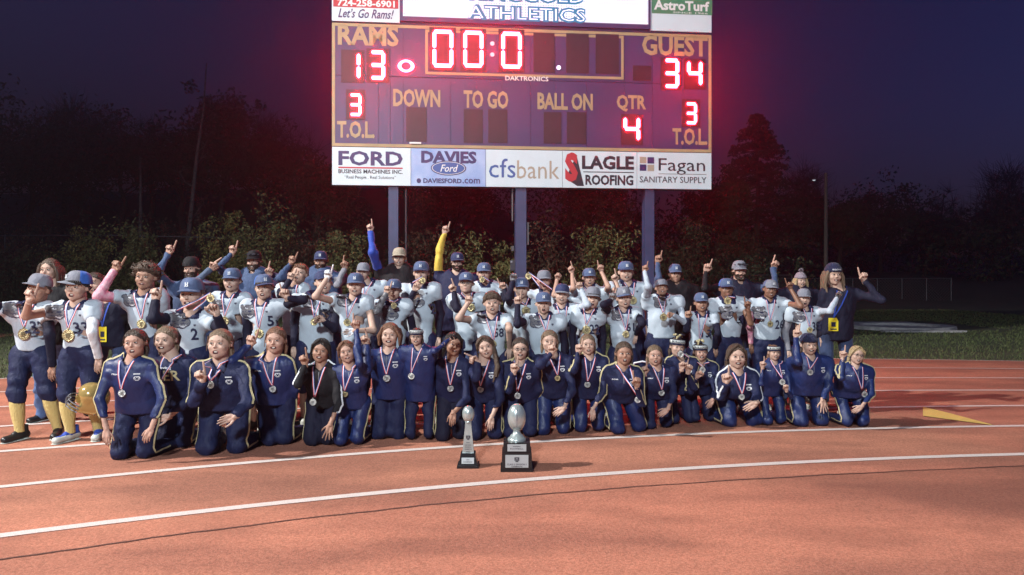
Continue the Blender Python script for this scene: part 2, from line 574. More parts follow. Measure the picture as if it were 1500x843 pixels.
LEAF = {
    'dark': mat("dark_leaves", (0.03, 0.04, 0.018), 0.8, noise=0.4, nscale=1.5, col2=(0.055, 0.06, 0.025)),
    'olive': mat("olive_leaves", (0.10, 0.12, 0.04), 0.7, noise=0.4, nscale=1.3, col2=(0.19, 0.18, 0.07)),
    'yellow': mat("yellowing_leaves", (0.30, 0.25, 0.07), 0.7, noise=0.4, nscale=2.0, col2=(0.15, 0.16, 0.06)),
    'brown': mat("brown_autumn_leaves", (0.12, 0.08, 0.05), 0.8, noise=0.4, nscale=1.5, col2=(0.045, 0.035, 0.02)),
    'conifer': mat("conifer_needles", (0.03, 0.035, 0.02), 0.85, noise=0.4, nscale=1.0),
}
def branch_set(r, base, top, nb, spread, rad, mb):
    base = np.array(base, float); top = np.array(top, float)
    k = 6
    tr = [base + (top - base) * t + r.normal(0, 0.03 * spread, 3) * [1, 1, 0] * (t > 0) for t in np.linspace(0, 1, k)]
    mb.tube(tr, np.linspace(rad, rad * 0.15, k), 7)
    tips = []
    L = np.linalg.norm(top - base)
    for q in range(nb):
        t = 0.25 + 0.7 * r.rand()
        s = base + (top - base) * t
        a = r.rand() * 6.28
        ln = spread * (0.5 + 0.6 * r.rand()) * (1.15 - t)
        e = s + np.array([math.cos(a) * ln, math.sin(a) * ln, ln * (0.5 + 0.7 * r.rand())])
        m_ = (s + e) / 2 + [0, 0, -0.08 * ln] + r.normal(0, 0.06 * ln, 3)
        mb.tube([s, m_, e], [rad * 0.38 * (1.2 - t), rad * 0.22 * (1.2 - t), 0.012], 5, caps=False)
        tips.append(e)
        for w in range(3):
            a2 = a + r.normal(0, 0.9)
            e2 = m_ + np.array([math.cos(a2), math.sin(a2), 0.6 + r.rand()]) * ln * 0.45
            mb.tube([m_, (m_ + e2) / 2 + r.normal(0, 0.03 * ln, 3), e2], [rad * 0.12, rad * 0.07, 0.008], 4, caps=False)
            tips.append(e2)
    return np.array(tips)

def tree(label, x, y, h, spread, kind, seed, nb=16, leaves=9000, lsize=0.09, trunk=0.16, group="trees along the dark hillside"):
    r = np.random.RandomState(seed)
    z = float(hill_h(np.array(x), np.array(y))) if y > 24 else 0.0
    name = {"conifer": "conifer_tree", "bare": "bare_tree", "dead": "dead_tree"}.get(kind, "leafy_tree")
    t = thing(name, label, "tree", (x, y, z - 0.05), group)
    mb = MB()
    if kind == 'conifer':
        mb.tube([(0, 0, 0), (0.1, 0, h * 0.5), (0, 0, h)], [trunk * 1.3, trunk * 0.7, 0.02], 8)
        tips, rad = [], []
        for q in range(260):
            f = r.rand() ** 0.8
            zz = h * (0.12 + 0.88 * f)
            lim = spread * (1 - f) ** 0.75 * (0.75 + 0.35 * r.rand()) + 0.15
            a = r.rand() * 6.28
            e = np.array([math.cos(a) * lim, math.sin(a) * lim, zz - lim * 0.18])
            mb.tube([(0, 0, zz), e], [0.04, 0.01], 4, caps=False)
            for g_ in (0.45, 0.75, 1.0):
                tips.append(np.array([e[0] * g_, e[1] * g_, zz - lim * 0.18 * g_])); rad.append(0.22 + 0.3 * (1 - f))
        mb.build("trunk", [M['bark']], t, True)
        V, F = leafy(r, np.array(tips), np.array(rad), max(1, leaves // len(tips)), lsize, 0.6)
        link("crown", mesh_np("crown", V, [F], [LEAF['conifer']], smooth=False), t)
        return t
    lean = r.normal(0, 0.06 * h)
    tips = branch_set(r, (0, 0, 0), (lean, 0, h), nb, spread, trunk, mb)
    mb.build("trunk", [M['pale_bark'] if kind == 'dead' else M['bark']], t, True)
    if kind in ('bare', 'dead'):
        # fine twigs read as a haze of lines
        tw = MB()
        for p in tips:
            for q in range(9 if kind == 'bare' else 1):
                d = r.normal(size=3); d[2] = abs(d[2]) + 0.3
                d *= 0.4 * spread * (0.3 + r.rand()) / np.linalg.norm(d)
                tw.tube([p, p + d * 0.55 + r.normal(0, 0.03, 3), p + d], [0.012, 0.009, 0.005], 3, caps=False)
        tw.build("twigs", [M['pale_bark'] if kind == 'dead' else M['bark']], t, kind="stuff")
        if kind == 'bare':
            C = tips[r.randint(0, len(tips), 60)] * [1, 1, .8]
            V, F = leafy(r, C, spread * (0.12 + 0.2 * r.rand(len(C))), 55, lsize)
            link("crown", mesh_np("crown", V, [F], [LEAF['brown']], smooth=False), t)
        return t
    extra = tips[r.randint(0, len(tips), len(tips))] + r.normal(0, spread * 0.22, (len(tips), 3))
    C = np.concatenate([tips, extra])
    rad = spread * (0.12 + 0.2 * r.rand(len(C)))
    V, F = leafy(r, C, rad, max(1, leaves // len(C)), lsize)
    link("crown", mesh_np("crown", V, [F], [LEAF[kind]], smooth=False), t)
    return t

def bush(label, x, y, h, w, kind, seed, leaves=2600, lsize=0.05, group="bushes and brush at the foot of the hillside"):
    r = np.random.RandomState(seed)
    z = float(hill_h(np.array(x), np.array(y))) if y > 24 else 0.0
    t = thing("bush", label, "bush", (x, y, z - 0.03), group)
    mb = MB()
    tips = []
    for q in range(16):
        a = r.rand() * 6.28; lean = w * 0.5 * r.rand() ** 0.6
        e = np.array([math.cos(a) * lean, math.sin(a) * lean * 0.7, h * (0.45 + 0.55 * r.rand())])
        m_ = e * [0.45, 0.45, 0.55]
        mb.tube([(0, 0, 0), m_, e], [0.025, 0.016, 0.006], 4, caps=False)
        tips += [e, (e + m_) / 2 + r.normal(0, 0.08 * w, 3), m_ + r.normal(0, 0.12 * w, 3) * [1, 1, 0.6]]
    mb.build("stem", [M['bark']], t, True)
    C = np.array(tips)
    V, F = leafy(r, C, w * (0.08 + 0.14 * r.rand(len(C))), leaves // len(C), lsize)
    link("leaves", mesh_np("leaves", V, [F], [LEAF[kind]], smooth=False), t)
    return t

def T_(x, ytop, Y):
    """picture x, picture y of the top, depth -> world x, height above local ground"""
    X = (x - 750) / FPX * Y
    z = CAM_H - (ytop - YH) / FPX * Y
    return X, z - float(hill_h(np.array(X), np.array(Y)))
# (label, picture x, picture y of top, depth, spread, kind, seed)
TREES = [
    ("tall pale dead tree with one bent side limb, rising bare against the sky", 268, 92, 34, 1.1, 'dead', 3, 4),
    ("short pale dead snag beside the taller bare dead tree", 205, 228, 33, 0.5, 'dead', 9, 3),
    ("broad dark tree at the edge of the picture behind the woman with wavy hair", 40, 205, 44, 4.2, 'brown', 11, 15),
    ("bare wide tree behind the boy in the cap numbered 33", 118, 185, 48, 4.2, 'bare', 12, 26),
    ("slim dark tree between the two pale dead trees", 222, 190, 46, 2.6, 'bare', 13, 22),
    ("dark tree behind the bearded coach with both arms up", 325, 150, 42, 3.2, 'brown', 14, 18),
    ("dim bare tree close to the scoreboard's lit home side", 405, 190, 44, 3.0, 'bare', 15, 22),
    ("wide leafy tree closing the gap above the woman with wavy hair", 95, 215, 47, 4.6, 'brown', 41, 18),
    ("dense brown tree reaching in from the picture edge", -25, 190, 42, 4.6, 'brown', 42, 18),
    ("dense dim tree behind the curly-haired player", 175, 225, 43, 4.0, 'brown', 43, 16),
    ("dense dim tree behind the bare dead tree trunk", 270, 228, 43, 3.8, 'brown', 44, 16),
    ("dim leafy tree between the coaches and the scoreboard", 385, 235, 43, 3.6, 'brown', 45, 16),
    ("low dark tree under the home end of the scoreboard", 465, 250, 38, 2.4, 'brown', 16, 14),
    ("dark brushy tree seen between the first two scoreboard posts", 660, 262, 36, 3.0, 'brown', 17, 16),
    ("dark brushy tree seen between the middle and last scoreboard posts", 860, 272, 36, 3.4, 'brown', 18, 16),
    ("tall conical conifer towering beside the scoreboard's guest side", 1108, 168, 46, 4.3, 'conifer', 19, 0),
    ("smaller dark tree at the foot of the tall conifer", 1050, 268, 42, 2.6, 'dark', 20, 14),
    ("dark tree with open branches behind the street lamp pole", 1180, 262, 52, 3.4, 'bare', 21, 26),
    ("rounded dense dark tree beyond the chain link fence posts", 1290, 290, 56, 3.6, 'dark', 22, 18),
    ("low dark tree next to the rounded dense tree", 1355, 318, 60, 2.8, 'dark', 23, 14),
    ("thin bare tree standing in the gap of open night sky", 1372, 282, 64, 2.8, 'bare', 24, 24),
    ("wide bare tree at the edge behind the empty grass", 1478, 265, 58, 4.6, 'bare', 25, 34),
    ("dark bushy tree under the wide bare tree at the edge", 1455, 320, 62, 3.6, 'dark', 26, 16),
    ("dark rounded tree behind the woman in the navy beanie", 1228, 318, 50, 2.6, 'dark', 27, 14),
]
for lb, x, yt, Y, sp, kd, sd, nb in TREES:
    X, h = T_(x, yt, Y)
    tree(lb, X, Y, max(1.5, h), sp, kd, sd, nb=nb or 16, leaves=(11000 if kd == 'conifer' else 7000) if kd not in ('bare', 'dead') else 0,
         lsize=0.12 if Y > 40 else 0.09, trunk=0.2 if kd != 'dead' else 0.14)
BUSH = [
    ("yellow-leaved bush above the fence pipe behind the woman with wavy hair", 115, 330, 25.2, 2.3, 'yellow'),
    ("olive bush beside the yellow-leaved one above the fence pipe", 160, 342, 25.6, 2.0, 'olive'),
    ("bright olive bush behind the boy with wild curly hair", 213, 336, 24.6, 2.1, 'olive'),
    ("dim brown bush at the very edge of the picture", 12, 350, 25.4, 2.6, 'brown'),
    ("dark brush under the fence pipe behind the boy wearing 32", 40, 365, 24.4, 2.6, 'dark'),
    ("olive brush under the fence pipe between the two women", 120, 372, 24.2, 2.4, 'olive'),
    ("tall straggly yellowish bush behind the goateed coach", 330, 302, 25.0, 2.6, 'yellow'),
    ("leafy bush rising behind the coaches' raised hands", 385, 296, 24.6, 2.8, 'olive'),
    ("brown bush between the home end post and the leafy bush", 445, 330, 25.0, 2.4, 'brown'),
    ("dark bush between raised fists and the first scoreboard post", 500, 338, 24.6, 2.2, 'olive'),
    ("brown brush in front of the first scoreboard post's gap", 640, 338, 24.0, 2.6, 'brown'),
    ("olive bush next to the middle scoreboard post, behind the boy biting his medal", 705, 350, 22.0, 2.4, 'olive'),
    ("brown brush behind the medal held up by its ribbon", 812, 330, 24.0, 2.6, 'brown'),
    ("olive brush behind the two bare raised forearms", 880, 335, 23.4, 2.4, 'olive'),
    ("dark brush behind the last scoreboard post", 985, 330, 27.0, 3.0, 'dark'),
    ("dark brush behind the bearded coach with sunglasses on his cap", 1090, 345, 36.0, 4.2, 'dark'),
    ("dim brown bush high on the bank above the yellow bushes", 62, 300, 30.0, 3.4, 'brown'),
    ("dark bush high on the bank beneath the dead tree", 262, 315, 29.0, 3.2, 'brown'),
]
for k, (lb, x, yt, Y, w, kd) in enumerate(BUSH):
    X, h = T_(x, yt, Y)
    bush(lb, X, Y, max(0.8, h), w, kd, 100 + k, leaves=3600 if kd in ('yellow', 'olive') else 2600, lsize=0.055)
# continuous brush behind it all
r = np.random.RandomState(77)
xs_ = r.uniform(-34, 12, 420); ys_ = r.uniform(26.5, 37, 420)
zs_ = hill_h(xs_, ys_) + r.uniform(0.1, 2.0, 420)
V1, F1 = leafy(r, np.stack([xs_, ys_, zs_], 1), 0.5 + 0.5 * r.rand(420), 70, 0.075)
link("undergrowth", mesh_np("undergrowth", V1, [F1], [LEAF['dark']], smooth=False), kind="stuff")
xs_ = r.uniform(4, 75, 520); ys_ = r.uniform(50, 75, 520)
zs_ = hill_h(xs_, ys_) + r.uniform(0.0, 4.2, 520)
V1, F1 = leafy(r, np.stack([xs_, ys_, zs_], 1), 0.8 + 0.9 * r.rand(520), 60, 0.16)
link("treeline", mesh_np("treeline", V1, [F1], [LEAF['dark']], smooth=False), kind="stuff")
# far wooded ridge closing the horizon
xx = np.linspace(-152, 165, 240)
rz = 4.0 + 1.2 * np.sin(xx * 0.11) + 0.9 * np.sin(xx * 0.37 + 1) + r.rand(240) * 1.1
V1 = np.concatenate([np.stack([xx, np.full(240, 150.), np.zeros(240)], 1), np.stack([xx, np.full(240, 156.), rz + 3], 1), np.stack([xx, np.full(240, 190.), np.zeros(240)], 1)])
i = np.arange(239)
link("distant_ridge", mesh_np("distant_ridge", V1, [np.stack([i, i + 1, 240 + i + 1, 240 + i], 1), np.stack([240 + i, 240 + i + 1, 480 + i + 1, 480 + i], 1)], [M['hill']], smooth=False), kind="structure")

# ------------------------------------------------------------------ scoreboard
BL = np.array([(486.5 - 750) / FPX * 14.45, 14.45]); BR = np.array([(1041.5 - 750) / FPX * 15.2, 15.2])
BW = float(np.linalg.norm(BR - BL)); BU = (BR - BL) / BW
BN = np.array([BU[1], -BU[0]])            # towards the camera
def bp(x, y, off=0.0):
    """picture position -> (u along the board, height) on the board's face"""
    d = np.array([(x - 750) / FPX, 1.0])
    o = BL + BN * off
    # d*t = o + BU*u
    A = np.array([[d[0], -BU[0]], [d[1], -BU[1]]])
    t, u = np.linalg.solve(A, o)
    return float(u), float(CAM_H - (y - YH) / FPX * t)
board = thing("scoreboard", "tall purple football scoreboard with glowing red digits and sponsor panels on three posts", "scoreboard",
              (BL[0], BL[1], 0), rot=(0, 0, math.atan2(BU[1], BU[0])))
SIDE, FACE = 0.0, -1.0     # local: x along the board, -y to the viewer, z up
S = {}
S['purple'] = mat("purple_board_paint", (0.050, 0.030, 0.110), 0.45, noise=0.12, nscale=1.2, bump=0.05, bscale=8)
S['dark_well'] = mat("dark_led_window", (0.03, 0.010, 0.022), 0.5, noise=0.2, nscale=3)
S['gold'] = mat("gold_lettering_vinyl", (0.36, 0.27, 0.15), 0.5, noise=0.12, nscale=5)
S['goldline'] = mat("gold_border_vinyl", (0.38, 0.28, 0.15), 0.5, noise=0.12, nscale=3)
S['white'] = mat("white_panel_vinyl", (0.60, 0.70, 0.76), 0.45, noise=0.05, nscale=2)
S['ink'] = mat("dark_ink", (0.02, 0.018, 0.03), 0.5)
S['navyink'] = mat("navy_ink", (0.035, 0.025, 0.12), 0.5)
S['blueink'] = mat("blue_ink", (0.04, 0.10, 0.32), 0.5)
S['bluebg'] = mat("pale_blue_print", (0.20, 0.32, 0.62), 0.45, noise=0.3, nscale=2.2, col2=(0.42, 0.52, 0.75))
S['redink'] = mat("red_ink", (0.45, 0.03, 0.04), 0.5)
S['greyink'] = mat("grey_ink", (0.22, 0.22, 0.22), 0.5)
S['tanink'] = mat("tan_ink", (0.38, 0.32, 0.25), 0.5)
S['green'] = mat("green_vinyl", (0.06, 0.22, 0.12), 0.45)
S['whiteink'] = mat("white_ink", (0.75, 0.75, 0.76), 0.5)
S['post'] = mat("blue_post_paint", (0.038, 0.048, 0.12), 0.5, noise=0.15, nscale=3, bump=0.1)
S['body'] = mat("dark_cabinet_paint", (0.06, 0.03, 0.10), 0.5, noise=0.1)
S['led'] = mat("lit_red_led", (0.05, 0.0, 0.0), 0.5, emit=(1.0, 0.008, 0.014), estr=200)
S['ledoff'] = mat("dim_led_dot", (0.5, 0.35, 0.4), 0.5, emit=(1.0, 0.55, 0.65), estr=0.9)

def screen_mat():
    m = bpy.data.materials.new("lit_led_screen")
    m.use_nodes = True
    nt = m.node_tree
    b = nt.nodes["Principled BSDF"]
    b.inputs["Base Color"].default_value = (0.05, 0.05, 0.06, 1)
    tc = nt.nodes.new("ShaderNodeTexCoord")
    mp = nt.nodes.new("ShaderNodeMapping")
    nt.links.new(tc.outputs["Object"], mp.inputs[0])
    mp.inputs["Scale"].default_value = (1 / 0.052, 1, 1 / 0.052)
    sp = nt.nodes.new("ShaderNodeSeparateXYZ")
    nt.links.new(mp.outputs[0], sp.inputs[0])
    def band(o):
        f = nt.nodes.new("ShaderNodeMath"); f.operation = 'FRACT'; nt.links.new(o, f.inputs[0])
        s = nt.nodes.new("ShaderNodeMath"); s.operation = 'SUBTRACT'; nt.links.new(f.outputs[0], s.inputs[0]); s.inputs[1].default_value = 0.5
        q = nt.nodes.new("ShaderNodeMath"); q.operation = 'POWER'; nt.links.new(s.outputs[0], q.inputs[0]); q.inputs[1].default_value = 2
        return q.outputs[0]
    ad = nt.nodes.new("ShaderNodeMath"); ad.operation = 'ADD'
    nt.links.new(band(sp.outputs[0]), ad.inputs[0]); nt.links.new(band(sp.outputs[2]), ad.inputs[1])
    r = nt.nodes.new("ShaderNodeMapRange")
    for i, v in enumerate((0.10, 0.40, 1.0, 0.12)):
        r.inputs[i + 1].default_value = v
    nt.links.new(ad.outputs[0], r.inputs[0])
    mu = nt.nodes.new("ShaderNodeMath"); mu.operation = 'MULTIPLY'; mu.inputs[1].default_value = 1.5
    nt.links.new(r.outputs[0], mu.inputs[0])
    b.inputs["Emission Color"].default_value = (0.86, 0.86, 1.0, 1)
    nt.links.new(mu.outputs[0], b.inputs["Emission Strength"])
    return m
S['screen'] = screen_mat()
S['scrblue'] = mat("lit_blue_pixels", (0.02, 0.02, 0.05), 0.5, emit=(0.005, 0.22, 0.40), estr=1.0)
S['scrpink'] = mat("lit_pale_pixels", (0.02, 0.02, 0.05), 0.5, emit=(0.9, 0.8, 1.0), estr=2.2)

def slab(name, x0, y0, x1, y1, depth, thick, m, parent=board, uz=False):
    """panel covering the picture rectangle, its front face 'depth' in front of the cabinet face"""
    if uz:
        u0, z1, u1, z0 = x0, y0, x1, y1
    else:
        (ua, za), (ub, zb) = bp(x0, y0), bp(x0, y1)
        (uc, zc), _ = bp(x1, y0), 0
        (_, zd) = bp(x1, y1)
        u0, u1, z1, z0 = ua, uc, (za + zc) / 2, (zb + zd) / 2
    mb = MB()
    mb.box(((u0 + u1) / 2, -depth + thick / 2, (z0 + z1) / 2), (abs(u1 - u0), thick, abs(z1 - z0)))
    return mb.build(name, [m], parent)

def board_text(s, x0, y0, x1, y1, depth, m, off=0.03, shear=0.0, parent=board, name="lettering", outline=None):
    V, T = TEXTS[(s, off, shear)]
    u0, z1 = bp(x0, y0)[0], (bp(x0, y0)[1] + bp(x1, y0)[1]) / 2
    u1, z0 = bp(x1, y1)[0], (bp(x0, y1)[1] + bp(x1, y1)[1]) / 2
    P = np.stack([u0 + V[:, 0] * (u1 - u0), np.full(len(V), -depth), z0 + V[:, 1] * (z1 - z0)], 1)
    # lettering follows the slight rise of the printed line
    return link(name, mesh_np(name, P, [T], [m], smooth=False), parent)

# cabinet: three stacked bodies
zt, zb = 6.44, 4.03
slab("cabinet", 0, zt, BW, zb, 0.0, 0.28, S['body'], uz=True)
# face is made of tall panels with recessed joints between them
edges = [487.5, 555, 572, 591, 624, 660, 697, 735, 777, 813, 859, 914, 955, 1000, 1041]
rows_ = [(zt - 0.02, 5.42), (5.41, zb + 0.02)]
for (a, b2) in zip(edges[:-1], edges[1:]):
    for zz1, zz0 in rows_:
        ua, ub = bp(a, 130)[0] + 0.004, bp(b2, 130)[0] - 0.004
        slab("face_panel", ua, zz1 - 0.004, ub, zz0 + 0.004, 0.02, 0.0195, S['purple'], uz=True)
# gold borders
def border(u0, z1, u1, z0, w, d=0.026):
    slab("border_strip", u0, z1, u1, z1 - w, d, 0.005, S['goldline'], uz=True)
    slab("border_strip", u0, z0 + w, u1, z0, d, 0.005, S['goldline'], uz=True)
    slab("border_strip", u0, z1 - w, u0 + w, z0 + w, d, 0.005, S['goldline'], uz=True)
    slab("border_strip", u1 - w, z1 - w, u1, z0 + w, d, 0.005, S['goldline'], uz=True)
border(0.0, zt, BW, zb, 0.06)
cu0, cz1 = bp(623, 38); cu1, cz0 = bp(913, 114)
cz0 = (bp(623, 110)[1] + bp(913, 117)[1]) / 2
border(cu0, zt - 0.075, cu1, cz0, 0.05, 0.029)

SEG = {'0': 'abcdef', '1': 'bc', '2': 'abged', '3': 'abgcd', '4': 'fgbc', '5': 'afgcd', '6': 'afgedc', '7': 'abc', '8': 'abcdefg', '9': 'abcdfg'}
def digit(ch, x0, y0, x1, y1, w=0.075, rightonly=False, well=None):
    (u0, z1), (u1, z0) = bp(x0, (y0 + 0.0)), bp(x1, y1)
    z1 = bp((x0 + x1) / 2, y0)[1]; z0 = bp((x0 + x1) / 2, y1)[1]
    if well:
        wd = slab("digit", well[0], well[1], well[2], well[3], 0.030, 0.009, S['dark_well'])
    else:
        wd = slab("digit", u0 - 0.05, z1 + 0.05, u1 + 0.05, z0 - 0.05, 0.030, 0.009, S['dark_well'], uz=True)
    zm = (z0 + z1) / 2
    g = w * 0.12
    ends = {'a': ((u0, z1), (u1, z1)), 'd': ((u0, z0), (u1, z0)), 'g': ((u0, zm), (u1, zm)),
            'f': ((u0, zm), (u0, z1)), 'b': ((u1, zm), (u1, z1)), 'e': ((u0, z0), (u0, zm)), 'c': ((u1, z0), (u1, zm))}
    h = w / 2
    for s in SEG.get(ch, ''):
        (a0, b0), (a1, b1) = ends[s]
        if s in 'adg':
            bb = b0 - (h if s == 'a' else -h if s == 'd' else 0)
            P = [(a0 + g + h * 0.5, bb), (a0 + g + h, bb + h), (a1 - g - h, bb + h), (a1 - g - h * 0.5, bb), (a1 - g - h, bb - h), (a0 + g + h, bb - h)]
        else:
            aa = a0 + (h if s in 'fe' else -h)
            lo, hi = b0 + (g + h if s in 'ec' else g), b1 - (g if s in 'ec' else g + h)
            lo2, hi2 = lo - 0 * h, hi
            P = [(aa, lo2 - h * 0.4 + (0.4 * h if s in 'fb' else 0)), (aa + h, lo2 + h * 0.6), (aa + h, hi2 - h * 0.6), (aa, hi2 + (0.4 * h if s in 'fb' else 0)), (aa - h, hi2 - h * 0.6), (aa - h, lo2 + h * 0.6)]
        P = np.array(P); k = len(P)
        fr = np.stack([P[:, 0], np.full(k, -0.046), P[:, 1]], 1)
        bk = np.stack([P[:, 0], np.full(k, -0.031), P[:, 1]], 1)
        mb = MB()
        c = fr.mean(0)
        V = np.concatenate([fr, bk, c[None]])
        F = [[q, (q + 1) % k, 2 * k, 2 * k] for q in range(k)] + [[q, k + q, k + (q + 1) % k, (q + 1) % k] for q in range(k)]
        mb.add(V, F)
        mb.build("segment", [S['led']], wd)
    return wd
digit('1', 505, 77, 528.5, 118, well=(500, 74, 534, 122))
digit('3', 542, 75, 564.5, 118, well=(537, 72, 570, 122))
digit('0', 633.5, 45, 664, 100, well=(629, 41, 668, 105))
digit('0', 678.5, 46.5, 708, 100, well=(674, 43, 712, 106))
digit('0', 734, 48, 764, 101.5, well=(730, 44, 768, 107))
digit('3', 512, 138, 530, 171, 0.06, well=(507, 132, 535, 176))
digit('3', 972, 87, 994, 130, well=(967, 85.5, 997, 133))
digit('4', 1005.5, 89, 1028, 128, well=(1001, 87, 1033, 132))
digit('3', 1003.5, 151, 1020, 183, 0.06, well=(998, 146, 1025, 187))
digit('4', 912.5, 171, 937, 208.5, well=(909, 168, 941, 213))
for w_ in ((781, 49, 812, 107), (829, 50, 862, 108), (872, 51, 906, 109), (595, 158, 625, 208), (679, 161, 707, 210), (715, 161, 743, 210),
           (796, 165, 822, 211), (830, 165, 858, 211.5), (926.5, 97, 953, 119)):
    slab("digit_window", *w_, 0.030, 0.009, S['dark_well'])
# possession football outline (lit)
cu, cz = bp(595, 98)
def lens_ring(a0, b0, w):
    V, F = [], []
    N = 28
    for i_ in range(N):
        t = i_ / N * 2 * math.pi
        c, s = math.cos(t), math.sin(t)
        for k_, off in ((0, 0.0), (1, w)):
            aa, bb = a0 - off * 1.5, b0 - off
            V.append((cu + aa * c, -0.046, cz + bb * s * (abs(s) ** 0.15)))
    for i_ in range(N):
        j_ = (i_ + 1) % N
        F.append([2 * i_, 2 * j_, 2 * j_ + 1, 2 * i_ + 1])
    return V, F
mb = MB(); mb.add(*lens_ring(0.165, 0.125, 0.048)); mb.build("possession_mark", [S['led']], board)
for (x, y, m_) in ((721, 65, 'ledoff'), (721, 81, 'ledoff'), (818, 100, 'scrpink')):
    u, z = bp(x, y)
    mb = MB(); mb.lathe([(0.0, 0.0), (0.042, 0.0), (0.044, -0.012)], 12)
    me = mb.data("led_dot", [S[m_]]); o = link("led_dot", me, board, (u, -0.045, z)); o.rotation_euler = (R_(90), 0, 0)
for s, a, m_ in (("RAMS", (495, 37.5, 584, 68), 'gold'), ("GUEST", (940, 53, 1036, 83), 'gold'), ("DOWN", (576, 131.5, 645, 157.5), 'gold'),
                 ("TO GO", (679, 133.5, 744.5, 159.5), 'gold'), ("BALL ON", (787, 137, 868, 162), 'gold'), ("QTR", (903, 140, 946, 164.5), 'gold'),
                 ("T.O.L.", (494, 178, 549, 203), 'gold'), ("T.O.L.", (984.5, 188.5, 1035.5, 213), 'gold')):
    board_text(s, *a, 0.026, S[m_], 0.035)
board_text("DAKTRONICS", 740, 112.6, 803, 119.5, 0.031, S['whiteink'], 0.02)

# thin conduit and a small service latch under the board, seen on the face
slab("service_latch", 600, 209, 617, 211.5, 0.05, 0.03, S['whiteink'])
# sponsor panels
zs1, zs0 = 4.02, 3.27
slab("sponsor_cabinet", 0.0, zs1, BW, zs0, -0.002, 0.26, S['body'], uz=True)
adx = [486.5, 602, 711.5, 823.5, 932.5, 1041.5]
for q in range(5):
    ua, ub = bp(adx[q], 240)[0] + 0.004, bp(adx[q + 1], 240)[0] - 0.004
    slab("sponsor_panel", ua, zs1 - 0.004, ub, zs0 + 0.004, 0.03, 0.031, S['bluebg'] if q == 1 else S['white'], uz=True)
D = 0.034
board_text("FORD", 496, 222, 590, 243.5, D, S['navyink'], 0.03)
slab("underline", 496, 245.5, 590, 247.5, D, 0.003, S['redink'])
board_text("BUSINESS MACHINES INC.", 496, 249, 590, 255, D, S['ink'], 0.02)
board_text("\u201cReal People . Real Solutions\u201d", 505, 258, 580, 264, D, S['ink'], 0.0)
board_text("DAVIES", 617, 222, 698, 240, D, S['navyink'], 0.045)
mb = MB(); 
def oval(x, y, w, h, m, d, name="oval_badge"):
    u, z = bp(x, y); N = 28
    a = np.arange(N) * 2 * np.pi / N
    V = np.concatenate([np.stack([u + w / 2 * np.cos(a), np.full(N, -d), z + h / 2 * np.sin(a)], 1), [[u, -d, z]]])
    mb = MB(); i_ = np.arange(N)
    mb.add(V, np.stack([i_, (i_ + 1) % N, np.full(N, N), np.full(N, N)], 1))
    return mb.build(name, [m], board)
oval(657, 247, 0.70, 0.29, S['navyink'], 0.035)
oval(657, 247, 0.655, 0.255, S['whiteink'], 0.037)
oval(657, 247, 0.63, 0.235, S['blueink'], 0.039)
board_text("Ford", 645, 242, 671, 252.5, 0.041, S['whiteink'], 0.01, 0.3)
board_text("DAVIESFORD", 620, 262, 676, 269, 0.035, S['navyink'], 0.03)
board_text(".com", 677.5, 262.5, 703, 269.5, 0.035, S['navyink'], 0.01)
oval(613.5, 265.3, 0.085, 0.095, S['navyink'], 0.035)
board_text("cfs", 716, 233, 755, 261, D, S['blueink'], 0.0)
board_text("bank", 757, 236, 819, 262.5, D, S['tanink'], 0.0)
# roofing panel: red S on a dark wedge, two words
(ua, z1), (ub, z0) = bp(828, 226), bp(856, 273)
mb = MB(); P_ = [bp(844, 228), bp(855, 273), bp(845, 273), bp(828, 262)]
mb.add([[p[0], -D, p[1]] for p in P_], [[0, 1, 2, 3]]); mb.build("roof_wedge", [S['ink']], board)
board_text("S", 827, 224, 846, 267, D + 0.002, S['redink'], 0.06)
board_text("LAGLE", 852, 229, 928, 249, D, S['ink'], 0.04)
slab("underline", 854, 252.3, 928, 253.5, D, 0.003, S['ink'])
board_text("ROOFING", 857, 257, 927, 272, D, S['ink'], 0.035)
for (a0, b0, m_) in ((936.5, 230.5, 'tanink'), (947.8, 231, 'navyink'), (936.5, 241.5, 'navyink'), (947.8, 242, 'tanink')):
    slab("logo_square", a0, b0, a0 + 9.6, b0 + 9.3, D, 0.003, S[m_])
board_text("Fagan", 964, 233, 1032, 257, D, S['ink'], 0.0)
slab("underline", 964, 255.3, 1034, 256.1, D + 0.001, 0.003, S['greyink'])
board_text("SANITARY SUPPLY", 936.5, 259.5, 1034, 268.5, D, S['ink'], 0.005)
# upper level: school sign, screen, turf sign
topz = 8.6
slab("upper_cabinet", 0.02, topz, BW - 0.02, zt + 0.02, -0.01, 0.27, S['body'], uz=True)
u0 = 0.0; u1 = bp(585.5, 20)[0]
zl = (bp(487, 31)[1] + bp(585, 35)[1]) / 2
slab("school_sign", u0, topz, u1, zl, 0.03, 0.035, S['white'], uz=True)
slab("phone_band", 488.5, -2.5, 583.5, 12.5, D, 0.003, S['redink'])
board_text("724-258-6901", 494.5, 0.8, 578.5, 11.2, 0.037, S['whiteink'], 0.03)
board_text("Let\u2019s Go Rams!", 495.5, 14.5, 577, 28, D, S['navyink'], 0.015, 0.35)
ua_, ub_ = bp(952, 20)[0], BW
za = (bp(952, 46)[1] + bp(1044, 48.5)[1]) / 2
slab("turf_sign", ua_, topz, ub_, za, 0.03, 0.035, S['white'], uz=True)
slab("green_band", 954, -12, 1042.5, 22, D, 0.003, S['green'])
board_text("AstroTurf", 957, 2.5, 1038, 17, 0.037, S['whiteink'], 0.035)
board_text("SINCE 1966", 985, 19, 1036, 21.5, 0.037, S['whiteink'], 0.01)
us0, us1 = bp(590.5, 20)[0], bp(948.5, 20)[0]
zs = (bp(590, 24.5)[1] + bp(949, 38.5)[1]) / 2
